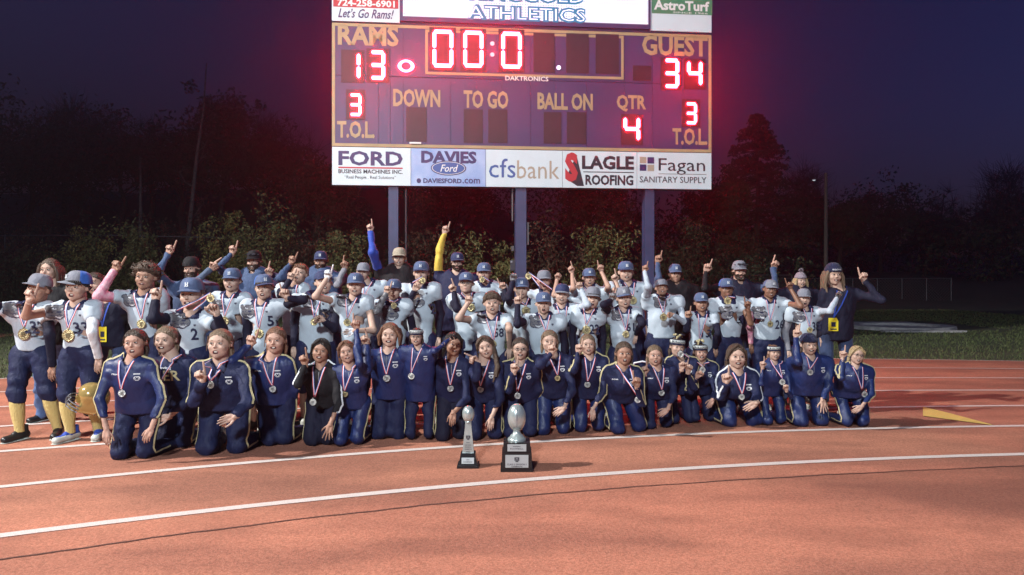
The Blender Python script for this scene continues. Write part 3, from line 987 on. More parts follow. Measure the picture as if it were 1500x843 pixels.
slab("screen_frame", us0 - 0.06, topz, us1 + 0.05, zs - 0.09, 0.05, 0.055, S['purple'], uz=True)
slab("led_screen", us0, topz - 0.1, us1, zs, 0.054, 0.004, S['screen'], uz=True)
board_text("ATHLETICS", 684, 10.5, 858, 33.5, 0.058, S['scrblue'], 0.07)
board_text("ATHLETICS", 686.5, 13.5, 855.5, 30.5, 0.060, S['scrpink'], -0.02)
board_text("RINGGOLD", 687, -18, 856, 6.5, 0.058, S['scrblue'], 0.07)
board_text("RINGGOLD", 689.5, -15, 853.5, 3, 0.060, S['scrpink'], -0.02)
# posts
for x, w_ in ((576, 0.19), (763.5, 0.215), (952.5, 0.19)):
    u = bp(x, 300)[0]
    mb = MB(); mb.box((u, 0.16, (zs0 + 0.0) / 2 + 1.0), (w_, 0.24, zs0 + 2.0))
    mb.build("support_post", [S['post']], board)
    mb = MB(); mb.box((u, 0.16, 0.04), (w_ + 0.2, 0.46, 0.08)); mb.build("post_footing", [M['concrete']], board)
u = bp(594, 300)[0]
mb = MB(); mb.tube([(u, 0.2, 0), (u, 0.2, zs0 + 0.1)], 0.025, 8); mb.build("conduit", [M['steel']], board, True)
u = bp(751.5, 300)[0]
mb = MB(); mb.tube([(u, 0.1, 2.6), (u, 0.1, zs0 + 0.1)], 0.02, 8); mb.box((u, 0.1, 2.05), (0.05, 0.06, 0.1)); mb.build("conduit", [M['steel']], board)
u = bp(774, 300)[0]
mb = MB(); mb.box((u, 0.1, 2.35), (0.03, 0.1, 0.45)); mb.build("junction_box", [M['steel']], board)

# ------------------------------------------------------------------ signed-distance surfaces
class Field:
    def __init__(s, lo, hi, h):
        s.lo = np.array(lo, float); s.h = h
        n = np.ceil((np.array(hi) - s.lo) / h).astype(int) + 1
        s.n = n
        s.F = np.full(n, 0.12, np.float32)
        s.ax = [(s.lo[i] + h * np.arange(n[i])).astype(np.float32) for i in range(3)]
    def _sub(s, lo, hi):
        a = np.clip(np.floor((np.array(lo) - s.lo) / s.h).astype(int), 0, s.n)
        b = np.clip(np.ceil((np.array(hi) - s.lo) / s.h).astype(int) + 1, 0, s.n)
        return tuple(slice(int(p), int(q)) for p, q in zip(a, b))
    def cone(s, a, b, ra, rb, k=0.03, axis=None, q=1.0, sub=False):
        """tapered capsule; axis + q squash the section along that axis (q < 1 is thinner)"""
        a = np.array(a, float); b = np.array(b, float)
        R = max(ra, rb) + k + 0.03
        sl = s._sub(np.minimum(a, b) - R, np.maximum(a, b) + R)
        if any(x.stop <= x.start for x in sl):
            return
        X = s.ax[0][sl[0]][:, None, None]; Y = s.ax[1][sl[1]][None, :, None]; Z = s.ax[2][sl[2]][None, None, :]
        rx, ry, rz = X - a[0], Y - a[1], Z - a[2]
        d = b - a
        if axis is not None:
            v = np.array(axis, float); f = 1.0 / q - 1.0
            dv = rx * v[0] + ry * v[1] + rz * v[2]
            rx = rx + dv * (v[0] * f); ry = ry + dv * (v[1] * f); rz = rz + dv * (v[2] * f)
            d = d + v * (d @ v) * f
        dd = max(d @ d, 1e-9)
        t = np.clip((rx * d[0] + ry * d[1] + rz * d[2]) / dd, 0, 1)
        ex, ey, ez = rx - t * d[0], ry - t * d[1], rz - t * d[2]
        D = np.sqrt(ex * ex + ey * ey + ez * ez) - (ra + (rb - ra) * t)
        F = s.F[sl]
        if sub:
            D = -D
            h = np.clip(0.5 - 0.5 * (F - D) / k, 0, 1) if k > 0 else None
            s.F[sl] = np.maximum(F, D) if k == 0 else D * h + F * (1 - h) + k * h * (1 - h)
            return
        h = np.clip(0.5 + 0.5 * (F - D) / k, 0, 1)
        s.F[sl] = F * (1 - h) + D * h - k * h * (1 - h)
    def folds(s, amp, scale, seed, zfreq=1.0):
        r = np.random.RandomState(seed)
        X = s.ax[0][:, None, None]; Y = s.ax[1][None, :, None]; Z = s.ax[2][None, None, :]
        N = 0
        for q in range(4):
            w = r.normal(size=3); w /= np.linalg.norm(w); w *= scale * (0.6 + 0.9 * r.rand()); w[2] *= zfreq
            ph = r.rand() * 6.28
            w2 = r.normal(size=3) * scale * 0.45
            N = N + np.sin(X * w[0] + Y * w[1] + Z * w[2] + ph + 1.6 * np.sin(X * w2[0] + Y * w2[1] + Z * w2[2]))
        N = N / 4
        s.F += (amp * (1 - 2.2 * np.abs(N))).astype(np.float32)
    def cut_below(s, z):
        s.F = np.maximum(s.F, (z - s.ax[2])[None, None, :])
    def cut_above(s, z):
        s.F = np.maximum(s.F, (s.ax[2] - z)[None, None, :])
    def cut_plane(s, p, n, rad=None):
        """removes what lies beyond plane p, n"""
        p = np.array(p, float); n = np.array(n, float); n /= np.linalg.norm(n)
        X = s.ax[0][:, None, None] - p[0]; Y = s.ax[1][None, :, None] - p[1]; Z = s.ax[2][None, None, :] - p[2]
        D = X * n[0] + Y * n[1] + Z * n[2]
        if rad is None:
            s.F = np.maximum(s.F, D)
        else:
            near = (X * X + Y * Y + Z * Z) < rad * rad
            s.F = np.where(near, np.maximum(s.F, D), s.F)
    def surf(s):
        F = s.F.copy()
        F[0] = F[-1] = 0.1; F[:, 0] = F[:, -1] = 0.1; F[:, :, 0] = F[:, :, -1] = 0.1
        S_ = F < 0
        nx, ny, nz = F.shape
        cnt = np.zeros((nx - 1, ny - 1, nz - 1), np.int8)
        offs = [(a, b, c) for a in (0, 1) for b in (0, 1) for c in (0, 1)]
        for a, b, c in offs:
            cnt += S_[a:nx - 1 + a, b:ny - 1 + b, c:nz - 1 + c]
        I, J, K = np.nonzero((cnt > 0) & (cnt < 8))
        idx = np.full(cnt.shape, -1, np.int32)
        idx[I, J, K] = np.arange(len(I))
        vals = {o: F[I + o[0], J + o[1], K + o[2]] for o in offs}
        P = np.zeros((len(I), 3)); N = np.zeros(len(I))
        for o in offs:
            for ax in range(3):
                if o[ax] == 0:
                    o2 = tuple(1 if q == ax else o[q] for q in range(3))
                    fa, fb = vals[o], vals[o2]
                    m = (fa < 0) != (fb < 0)
                    t = np.where(m, fa / np.where(m, fa - fb, 1), 0)
                    p = np.tile(np.array(o, float), (len(I), 1)); p[:, ax] = t
                    P += p * m[:, None]; N += m
        P /= np.maximum(N, 1)[:, None]
        V = s.lo + s.h * (P + np.stack([I, J, K], 1))
        quads = []
        for ax in range(3):
            u, v = (ax + 1) % 3, (ax + 2) % 3
            sl0 = [slice(None)] * 3; sl1 = [slice(None)] * 3
            sl0[ax] = slice(0, -1); sl1[ax] = slice(1, None)
            a, b = S_[tuple(sl0)], S_[tuple(sl1)]
            m = a != b
            E = np.stack(np.nonzero(m), 1)
            E = E[(E[:, u] > 0) & (E[:, v] > 0) & (E[:, u] < F.shape[u] - 1) & (E[:, v] < F.shape[v] - 1)]
            ins = a[E[:, 0], E[:, 1], E[:, 2]]
            du = np.zeros(3, int); du[u] = 1
            dv = np.zeros(3, int); dv[v] = 1
            c = [E - du - dv, E - dv, E, E - du]
            Q = np.stack([idx[x[:, 0], x[:, 1], x[:, 2]] for x in c], 1)
            Q = np.where(ins[:, None], Q, Q[:, ::-1])
            quads.append(Q)
        return V, np.concatenate(quads)

# ------------------------------------------------------------------ a canonical head (height 1, chin -0.5, crown 0.5, face along -Y)
NR, NS = 40, 48
_th = np.pi * (np.arange(NR + 1) / NR) ** 1.2
_ph = np.arange(NS) * 2 * np.pi / NS
_TH, _PH = np.meshgrid(_th, _ph, indexing='ij')
DIRS = np.stack([np.sin(_TH) * np.cos(_PH), -np.cos(_TH), np.sin(_TH) * np.sin(_PH)], -1).reshape(-1, 3)
_i = np.arange(NR)[:, None] * NS
_j = np.arange(NS)[None]
HQ = np.stack([_i + _j, _i + NS + _j, _i + NS + (_j + 1) % NS, _i + (_j + 1) % NS], -1).reshape(-1, 4)[:, ::-1]

def _ell(p, c, r):
    q = (p - np.array(c)) / np.array(r)
    k0 = np.linalg.norm(q, axis=-1)
    k1 = np.linalg.norm(q / np.array(r), axis=-1) + 1e-9
    return k0 * (k0 - 1) / k1
def _cap(p, a, b, ra, rb):
    a = np.array(a, float); b = np.array(b, float)
    d = b - a
    t = np.clip(((p - a) @ d) / (d @ d + 1e-9), 0, 1)
    return np.linalg.norm(p - a - t[..., None] * d, axis=-1) - (ra + (rb - ra) * t)
def _smin(a, b, k):
    h = np.clip(0.5 + 0.5 * (b - a) / k, 0, 1)
    return b * (1 - h) + a * h - k * h * (1 - h)
def _smax(a, b, k):
    return -_smin(-a, -b, k)

MOUTH = {'open': (0.088, 0.052), 'shout': (0.075, 0.075), 'smile': (0.112, 0.020), 'grin': (0.118, 0.040), 'closed': (0.07, 0.006)}
def head_sdf(p, mouth, jaw=1.0):
    mw, mh = MOUTH[mouth]
    drop = 0.03 if mouth in ('open', 'shout') else 0.0
    d = _ell(p, (0, .06, .12), (.345, .40, .38))
    d = _smin(d, _ell(p, (0, -.08, -.17 - drop * .5), (.285 * jaw, .265, .325)), .09)
    d = _smin(d, _cap(p, (0, -.25, -.40 - drop), (0, -.23, -.41 - drop), .07, .065), .09)
    for s in (-1, 1):
        d = _smin(d, _ell(p, (s * .165, -.235, -.13), (.10, .10, .09)), .06)
        d = _smin(d, _ell(p, (s * .355, .04, -.03), (.035, .075, .11)), .015)
    d = _smin(d, _cap(p, (-.15, -.300, .10), (.15, -.300, .10), .042, .042), .06)
    for s in (-1, 1):
        d = _smax(d, -_ell(p, (s * .130, -.435, .010), (.085, .085, .055)), .035)
    d = _smin(d, _cap(p, (0, -.325, .01), (0, -.395, -.10), .022, .040), .04)
    for s in (-1, 1):
        d = _smin(d, _ell(p, (s * .042, -.365, -.115), (.032, .03, .026)), .02)
    mz = -.27 - drop * .6
    curve = .35 * p[..., 0] ** 2 * 6 if mouth in ('smile', 'grin') else 0.0
    pm = np.stack([p[..., 0], p[..., 1], p[..., 2] - curve], -1)
    d = _smin(d, _ell(pm, (0, -.300, mz), (mw + .022, .060, mh + .026)), .03)
    d = _smax(d, -_ell(pm, (0, -.39, mz), (mw, .15 if mh > .015 else .03, mh)), .008)
    return d

HEADS = {}
def head_mesh(mouth, jaw=1.0):
    key = (mouth, jaw)
    if key in HEADS:
        return HEADS[key]
    n = len(DIRS)
    r = np.full(n, 0.75)
    alive = np.ones(n, bool)
    for it in range(70):
        d = head_sdf(DIRS * r[:, None], mouth, jaw)
        alive &= d > 0.0005
        r = np.where(alive, r - np.maximum(d * 0.7, 0.002), r)
        if not alive.any():
            break
    V = DIRS * r[:, None]
    C = V[HQ].mean(1)
    mw, mh = MOUTH[mouth]
    mz = -.27 - (0.018 if mouth in ('open', 'shout') else 0)
    cv = 2.1 * C[:, 0] ** 2 if mouth in ('smile', 'grin') else 0.0
    e = (C[:, 0] / mw) ** 2 + ((C[:, 2] - mz - cv) / mh) ** 2
    e2 = (C[:, 0] / (mw + .016)) ** 2 + ((C[:, 2] - mz - cv) / (mh + .018)) ** 2
    front = C[:, 1] < 0
    mi = np.zeros(len(HQ), int)
    mi[(e2 < 1.0) & front] = 1
    mi[(e < 1.0) & front] = 2
    beard = np.zeros(len(HQ), int)
    bd = front & (C[:, 2] < -.13) & ~((e2 < 1.2)) & ~((np.abs(C[:, 0]) < .1) & (C[:, 2] > -.17)) & (C[:, 2] < -.05 - .55 * (-(C[:, 1]) - .05).clip(0, 1) * .5)
    bd |= (np.abs(C[:, 0]) > .2) & (C[:, 2] < .02) & (C[:, 1] < .06) & (C[:, 1] > -.2)
    HEADS[key] = (V, r, mi, bd, (mw, mh, mz))
    return HEADS[key]

# ------------------------------------------------------------------ hands (length 1 from wrist to middle finger tip, fingers along +Z, palm to -Y, thumb on +X)
HANDS = {}
def finger(F, base, segs, r):
    p = np.array(base, float)
    for q, (d, L) in enumerate(segs):
        d = np.array(d, float); d /= np.linalg.norm(d)
        e = p + d * L
        F.cone(p, e, r * (1 - .1 * q), r * (1 - .1 * (q + 1)), 0.012)
        p = e
def hand_mesh(kind):
    if kind in HANDS:
        return HANDS[kind]
    F = Field((-.42, -.42, -.22), (.5, .35, 1.12), 0.036)
    F.cone((0, 0, -.2), (0, 0, .06), .155, .15, .05, (0, 1, 0), .75)
    F.cone((-.10, 0, .12), (-.13, 0, .40), .12, .115, .06, (0, 1, 0), .72)
    F.cone((.07, 0, .10), (.12, 0, .40), .14, .12, .06, (0, 1, 0), .72)
    xs = [.175, .06, -.055, -.165]
    ln = [.52, .58, .53, .42]
    up = (0, 0, 1)
    for q in range(4):
        x, L = xs[q], ln[q]
        spread = {'spread': (.30, .08, -.14, -.36)}.get(kind, (.05, .01, -.03, -.08))[q]
        base = (x, 0, .44 - .03 * abs(q - 1))
        r = .062 if q < 3 else .053
        if kind == 'point' and q == 0:
            finger(F, base, [((.03, -.02, 1), L * .48), ((.03, -.06, 1), L * .30), ((.02, -.04, 1), L * .25)], r * 1.05)
        elif kind in ('point', 'fist'):
            finger(F, base, [((spread * .3, -.75, .45), L * .42), ((0, -.75, -.9), L * .34), ((0, .55, -.6), L * .22)], r * 1.08)
        elif kind == 'grip':
            finger(F, base, [((spread * .3, -.7, .8), L * .42), ((.05, -.9, -.25), L * .34), ((.02, .1, -.8), L * .2)], r * 1.05)
        elif kind == 'rest':
            finger(F, base, [((spread, -.18 - .05 * q, 1), L * .45), ((spread * .5, -.5, .9), L * .32), ((0, -.8, .7), L * .24)], r)
        else:
            finger(F, base, [((spread, -.05, 1), L * .45), ((spread, -.10, 1), L * .32), ((spread * .9, -.16, 1), L * .26)], r)
    if kind in ('point', 'fist'):
        finger(F, (.15, -.06, .12), [((.55, -.5, .75), .24), ((-.55, -.55, .75), .2), ((-.95, -.1, .25), .16)], .075)
    elif kind == 'grip':
        finger(F, (.15, -.04, .12), [((.6, -.5, .8), .25), ((.1, -.7, .8), .2), ((-.2, -.3, .8), .14)], .07)
    elif kind == 'rest':
        finger(F, (.15, -.03, .12), [((.7, -.35, .9), .25), ((.35, -.3, 1), .2), ((.15, -.25, 1), .15)], .068)
    else:
        finger(F, (.15, 0, .12), [((.85, -.15, .7), .26), ((.7, -.1, .9), .2), ((.5, -.1, 1), .15)], .068)
    HANDS[kind] = F.surf()
    return HANDS[kind]

# shoe (length 1, toe along -Y, sole at z = 0)
def shoe_field(boot=False):
    F = Field((-.25, -.75, -.05), (.25, .40, .75), 0.035)
    F.cone((0, -.52, .10), (0, -.1, .12), .13, .13, .06, (0, 0, 1), .85)
    F.cone((0, -.12, .15), (0, .16, .15), .13, .13, .06)
    F.cone((0, -.2, .2), (0, .08, .30), .10, .12, .06)
    F.cone((0, .1, .2), (0, .1, .52), .115, .12, .05)
    F.cut_below(0.012)
    F.cut_above(0.46)
    return F.surf()
SHOE = shoe_field()

# ------------------------------------------------------------------ people
SKIN = {
    'fair': mat("fair_skin", (0.46, 0.305, 0.24), 0.55, noise=0.08, nscale=14, spec=0.4),
    'rosy': mat("rosy_skin", (0.43, 0.26, 0.20), 0.55, noise=0.08, nscale=14, spec=0.4),
    'tan': mat("tan_skin", (0.33, 0.185, 0.13), 0.55, noise=0.08, nscale=14, spec=0.4),
    'brown': mat("brown_skin", (0.20, 0.10, 0.065), 0.5, noise=0.08, nscale=14, spec=0.45),
}
HAIRM = {
    'black': mat("black_hair", (0.012, 0.009, 0.008), 0.45, noise=0.6, nscale=60, bump=0.9, bscale=60, stretch=(2, 2, .25)),
    'dark': mat("dark_brown_hair", (0.035, 0.020, 0.013), 0.45, noise=0.6, nscale=60, bump=0.9, bscale=60, stretch=(2, 2, .25)),
    'brown': mat("brown_hair", (0.065, 0.040, 0.026), 0.5, noise=0.5, nscale=60, bump=0.9, bscale=60, stretch=(2, 2, .25)),
    'light': mat("light_brown_hair", (0.15, 0.10, 0.062), 0.5, noise=0.5, nscale=60, bump=0.9, bscale=60, stretch=(2, 2, .25)),
    'red': mat("reddish_hair", (0.15, 0.070, 0.040), 0.5, noise=0.45, nscale=60, bump=0.9, bscale=60, stretch=(2, 2, .25)),
    'blond': mat("blond_hair", (0.38, 0.28, 0.15), 0.5, noise=0.45, nscale=60, bump=0.9, bscale=60, stretch=(2, 2, .25)),
}
def cloth(name, c, rough=0.8, sheen=0.1, bump=0.6, bscale=24, noise=0.10, spec=0.3, **k):
    return mat(name, c, rough, noise=noise, nscale=6, bump=bump, bscale=bscale, sheen=sheen, spec=spec, stretch=(1, 1, .6), **k)
CL = {
    'jersey': cloth("pale_grey_jersey_mesh", (0.43, 0.50, 0.57), 0.7, bscale=20, bump=0.18),
    'navy': cloth("navy_cloth", (0.008, 0.013, 0.050), 0.7, sheen=0),
    'satin': cloth("navy_satin", (0.008, 0.020, 0.090), 0.5, sheen=0, bump=0.35, bscale=26, spec=0.45),
    'darknavy': cloth("dark_navy_knit", (0.007, 0.008, 0.024), 0.8, sheen=0),
    'black': cloth("black_cloth", (0.009, 0.009, 0.012), 0.8, sheen=0),
    'royal': cloth("royal_blue_cloth", (0.02, 0.06, 0.35), 0.6),
    'coachblue': cloth("slate_blue_cloth", (0.04, 0.07, 0.15), 0.7),
    'slate': cloth("grey_blue_fleece", (0.07, 0.10, 0.16), 0.8),
    'yellow': cloth("gold_yellow_sleeve", (0.62, 0.43, 0.07), 0.6),
    'pink': mat("pink_camouflage_cloth", (0.62, 0.16, 0.26), 0.7, noise=0.2, nscale=26, col2=(0.72, 0.45, 0.50), bump=0.3),
    'white': cloth("white_cloth", (0.66, 0.68, 0.72), 0.7),
    'grey': cloth("grey_cloth", (0.20, 0.20, 0.23), 0.8),
    'icy': cloth("icy_grey_sleeve", (0.40, 0.46, 0.54), 0.7),
    'jeans': cloth("blue_denim", (0.035, 0.055, 0.12), 0.85),
    'jeanslight': cloth("worn_blue_denim", (0.07, 0.12, 0.26), 0.85),
    'gold': cloth("gold_piping", (0.42, 0.37, 0.21), 0.6),
    'goldsock': cloth("gold_sock_knit", (0.55, 0.42, 0.16), 0.85, bump=0.5, bscale=70),
    'stripe': cloth("white_stripe", (0.62, 0.66, 0.70), 0.6),
    'red': cloth("red_cloth", (0.42, 0.03, 0.04), 0.7),
    'capgrey': cloth("heather_grey_cap", (0.17, 0.18, 0.22), 0.8, noise=0.2),
    'capblue': cloth("heather_blue_cap", (0.065, 0.095, 0.18), 0.8, noise=0.25),
    'capnavy': cloth("navy_cap", (0.02, 0.03, 0.09), 0.7),
    'capkhaki': cloth("khaki_cap", (0.36, 0.31, 0.24), 0.8),
    'capbright': cloth("bright_blue_cap_panel", (0.03, 0.11, 0.42), 0.7),
    'beanie': cloth("navy_knit", (0.012, 0.016, 0.05), 0.9, bump=0.8, bscale=90),
    'knitgrey': cloth("grey_pink_knit", (0.24, 0.20, 0.24), 0.9, bump=0.8, bscale=90),
    'band': cloth("pale_knit_band", (0.50, 0.54, 0.52), 0.9, bump=0.5, bscale=90),
    'floral': mat("pink_floral_cloth", (0.50, 0.10, 0.20), 0.7, noise=0.2, nscale=30, col2=(0.62, 0.40, 0.42), bump=0.3),
    'pad': mat("glossy_black_glove", (0.02, 0.02, 0.025), 0.35, noise=0.5, nscale=30, col2=(0.25, 0.25, 0.27)),
}
LIP = mat("lips", (0.42, 0.19, 0.165), 0.5)
INM = mat("inside_of_mouth", (0.05, 0.010, 0.012), 0.6)
TEETH = mat("teeth", (0.72, 0.68, 0.60), 0.3)
EYEW = mat("eye_white", (0.62, 0.60, 0.58), 0.3)
IRIS = mat("dark_iris", (0.025, 0.015, 0.010), 0.2)
GOLDM = mat("gold_medal_metal", (0.55, 0.47, 0.26), 0.32, 0.75, noise=0.3, nscale=120, bump=0.6, bscale=150)
SILVM = mat("silver_medal_metal", (0.55, 0.58, 0.57), 0.30, 0.75, noise=0.3, nscale=120, bump=0.6, bscale=150)
MEDIN = mat("medal_relief", (0.20, 0.17, 0.10), 0.5, 0.5)
MEDINS = mat("silver_medal_relief", (0.20, 0.22, 0.22), 0.5, 0.5)
RIBR = mat("ribbon_red", (0.50, 0.04, 0.07), 0.5)
RIBW = mat("ribbon_white", (0.68, 0.68, 0.72), 0.5)
RIBB = mat("ribbon_blue", (0.03, 0.05, 0.28), 0.5)
NUM = mat("navy_number_print", (0.015, 0.02, 0.06), 0.6)
DOGL = mat("grey_print", (0.115, 0.115, 0.13), 0.65)
DOGW = mat("pale_print", (0.50, 0.52, 0.56), 0.65)
GLASSF = mat("spectacle_frame", (0.03, 0.03, 0.04), 0.3)
BADGE = mat("yellow_card", (0.75, 0.62, 0.03), 0.5)
LEATHER = mat("black_boot_leather", (0.015, 0.015, 0.017), 0.35)
SHOEW = mat("white_boot_leather", (0.50, 0.52, 0.48), 0.45, noise=0.15, nscale=20)
WRIST = CL['white']

def draw_dog(n=40, m=36):
    """a snub-nosed dog's head in three tones: '#' outline, '+' grey, 'o' pale"""
    y, x = np.meshgrid(np.linspace(0, 1, m), np.linspace(0, 1, n), indexing='ij')
    def el(cx, cy, rx, ry, a=0.0):
        c, s_ = math.cos(a), math.sin(a)
        u, v = (x - cx) * c + (y - cy) * s_, -(x - cx) * s_ + (y - cy) * c
        return (u / rx) ** 2 + (v / ry) ** 2
    def ln(x0, y0, x1, y1, w):
        d = np.array([x1 - x0, y1 - y0]); L = d @ d
        t = np.clip(((x - x0) * d[0] + (y - y0) * d[1]) / L, 0, 1)
        return np.hypot(x - x0 - t * d[0], y - y0 - t * d[1]) < w
    g_ = np.full((m, n), '.', dtype='<U1')
    shapes = [(.44, .42, .36, .36, 0), (.14, .20, .13, .15, .5), (.70, .17, .12, .12, -.5), (.30, .68, .24, .24, .3), (.72, .62, .25, .24, -.3), (.54, .80, .26, .15, 0)]
    inside = np.zeros((m, n), bool); inner = np.zeros((m, n), bool)
    for cx, cy, rx, ry, a in shapes:
        inside |= el(cx, cy, rx, ry, a) < 1
        inner |= el(cx, cy, rx - .035, ry - .035, a) < 1
    g_[inside] = '#'; g_[inner] = '+'
    for a in ((.42, .30, .09, .05, .3), (.74, .33, .06, .045, -.2), (.60, .84, .13, .06, 0), (.30, .14, .05, .04, 0)):
        g_[el(*a) < 1] = 'o'
    g_[el(.44, .31, .025, .03) < 1] = '#'; g_[el(.73, .34, .022, .028) < 1] = '#'
    g_[el(.62, .50, .11, .07) < 1] = '#'
    for a in ((.62, .55, .62, .66, .016), (.62, .66, .38, .74, .018), (.38, .74, .24, .66, .016), (.62, .66, .80, .72, .018), (.80, .72, .90, .62, .014),
              (.30, .22, .50, .26, .018), (.66, .27, .84, .25, .018), (.52, .12, .56, .24, .014), (.16, .50, .26, .56, .014), (.44, .42, .34, .52, .012),
              (.40, .88, .70, .92, .014), (.46, .58, .40, .62, .01)):
        g_[ln(*a)] = '#'
    for a in ((.45, .77, .03, .045), (.76, .76, .03, .045)):
        g_[el(*a) < 1] = 'o'
    return [''.join(r_) for r_ in g_]
DOG = draw_dog()

def aim(d, thumb=(1, 0, 0)):
    """rotation whose +Z is d and whose +X (thumb side) is as near as can be to 'thumb'"""
    z = np.array(d, float); z /= np.linalg.norm(z) + 1e-9
    x = np.array(thumb, float)
    if abs(z @ x) > .9:
        x = np.array([0, 0, 1.0])
    x = x - z * (z @ x); x /= np.linalg.norm(x)
    y = np.cross(z, x)
    return np.stack([x, y, z], 1)

class Surf:
    """front surface of a garment, for laying prints, ribbons and medals on it"""
    def __init__(s, V, Q, y0, r0, x0):
        s.t = BVHTree.FromPolygons(V.tolist(), Q.tolist())
        s.y0, s.r0, s.x0 = y0, r0, x0
    def front(s, x, z, off=0.004):
        h = s.t.ray_cast(Vector((float(x), s.y0 - 1.2, float(z))), Vector((0, 1, 0)))
        ex = s.y0 - 0.8 * s.r0 * math.sqrt(max(0.0, 1 - min(1, abs(x - s.x0) / (s.r0 * 1.3)) ** 2))
        if h[0] is None or abs(h[0].y - ex) > 0.10:
            return np.array([x, ex - off, z])
        return np.array([x, h[0].y - off, z])
    def near(s, p, off=0.003):
        h = s.t.find_nearest(Vector(p))
        if h[0] is None:
            return np.array(p)
        return np.array(h[0]) + np.array(h[1]) * off

FINE = {}
def fine_text(key, levels):
    if (key, levels) not in FINE:
        V, T = TEXTS[(key, 0.02, 0.0)]
        V = [tuple(v) for v in V]; T = T.tolist()
        for _ in range(levels):
            mid, T2 = {}, []
            def m_(a, b):
                k = (min(a, b), max(a, b))
                if k not in mid:
                    mid[k] = len(V); V.append(((V[a][0] + V[b][0]) / 2, (V[a][1] + V[b][1]) / 2))
                return mid[k]
            for a, b, c in T:
                ab, bc, ca = m_(a, b), m_(b, c), m_(c, a)
                T2 += [[a, ab, ca], [ab, b, bc], [ca, bc, c], [ab, bc, ca]]
            T = T2
        FINE[(key, levels)] = (np.array(V), np.array(T))
    return FINE[(key, levels)]

def print_text(key, cx, cz, w, h, surf, m, parent, o, name="number"):
    V, T = fine_text(key, 2 if name in ("number", "printed_lettering") else 0)
    P = np.array([surf.front(cx + (v[0] - .5) * w, cz + (v[1] - .5) * h, 0.006) for v in V]) - o
    return link(name, mesh_np(name, P, [T], [m], smooth=False), parent)

def print_bitmap(rows, cx, cz, w, surf, mats, parent, o, name, flip=False):
    nr, nc = len(rows), len(rows[0])
    c = w / nc
    G = {}
    V, F, MI = [], [], []
    for i_, row in enumerate(rows):
        if flip:
            row = row[::-1]
        for j_, ch in enumerate(row):
            if ch == '.':
                continue
            q = []
            for a, b in ((i_ + 1, j_), (i_ + 1, j_ + 1), (i_, j_ + 1), (i_, j_)):
                if (a, b) not in G:
                    G[(a, b)] = len(V)
                    V.append(surf.front(cx + (b - nc / 2) * c, cz - (a - nr / 2) * c, 0.005) - o)
                q.append(G[(a, b)])
            F.append(q)
            MI.append('#+o'.index(ch))
    return link(name, mesh_np(name, np.array(V), [F], mats, MI, smooth=True), parent)

def strip(path, width, mats, name, parent, o, side=None, cols=1):
    """a thin band along 'path' (already on the surface); mats run across it"""
    P = np.array(path)
    T = np.gradient(P, axis=0); T /= np.linalg.norm(T, axis=1)[:, None] + 1e-9
    nrm = np.array([0, -1.0, 0]) if side is None else np.array(side, float)
    A = np.cross(T, nrm); A /= np.linalg.norm(A, axis=1)[:, None] + 1e-9
    k, n = len(P), len(mats)
    fr = np.linspace(-.5, .5, n + 1)
    V = (P[:, None] + A[:, None] * fr[None, :, None] * width).reshape(-1, 3) - o
    i_ = np.arange(k - 1)[:, None] * (n + 1)
    j_ = np.arange(n)[None]
    F = np.stack([i_ + j_, i_ + j_ + 1, i_ + n + 2 + j_, i_ + n + 1 + j_], -1).reshape(-1, 4)
    MI = np.tile(np.arange(n), k - 1)
    return link(name, mesh_np(name, V, [F], mats, MI, smooth=True), parent)

MEDAL_ME = {}
def medal_mesh(kind):
    if kind not in MEDAL_ME:
        mb = MB()
        mb.lathe([(0, .003), (.030, .003), (.033, .0), (.030, -.003), (.027, -.002), (.0265, -.001)], 20, 0)
        mb.lathe([(.0265, -.001), (.020, -.0012), (0, -.0012)], 20, 0)
        for (x, y, w, h) in ((0, .008, .026, .007), (0, -.001, .020, .008), (0, -.011, .012, .006), (-.009, .0, .004, .016), (.009, .0, .004, .016)):
            mb.box((x, y, -.003), (w, h, .002), 1)
        mb.tube([(0, .032, 0), (0, .040, 0), (0, .043, 0)], .004, 6)
        me = mb.data("medal", [GOLDM if kind == 'g' else SILVM, MEDIN if kind == 'g' else MEDINS])
        v = np.zeros(len(me.vertices) * 3, np.float32); me.vertices.foreach_get("co", v); v = v.reshape(-1, 3)
        v = np.stack([v[:, 0], v[:, 2], v[:, 1]], 1)
        me.vertices.foreach_set("co", v.ravel()); me.update()
        MEDAL_ME[kind] = me
    return MEDAL_ME[kind]

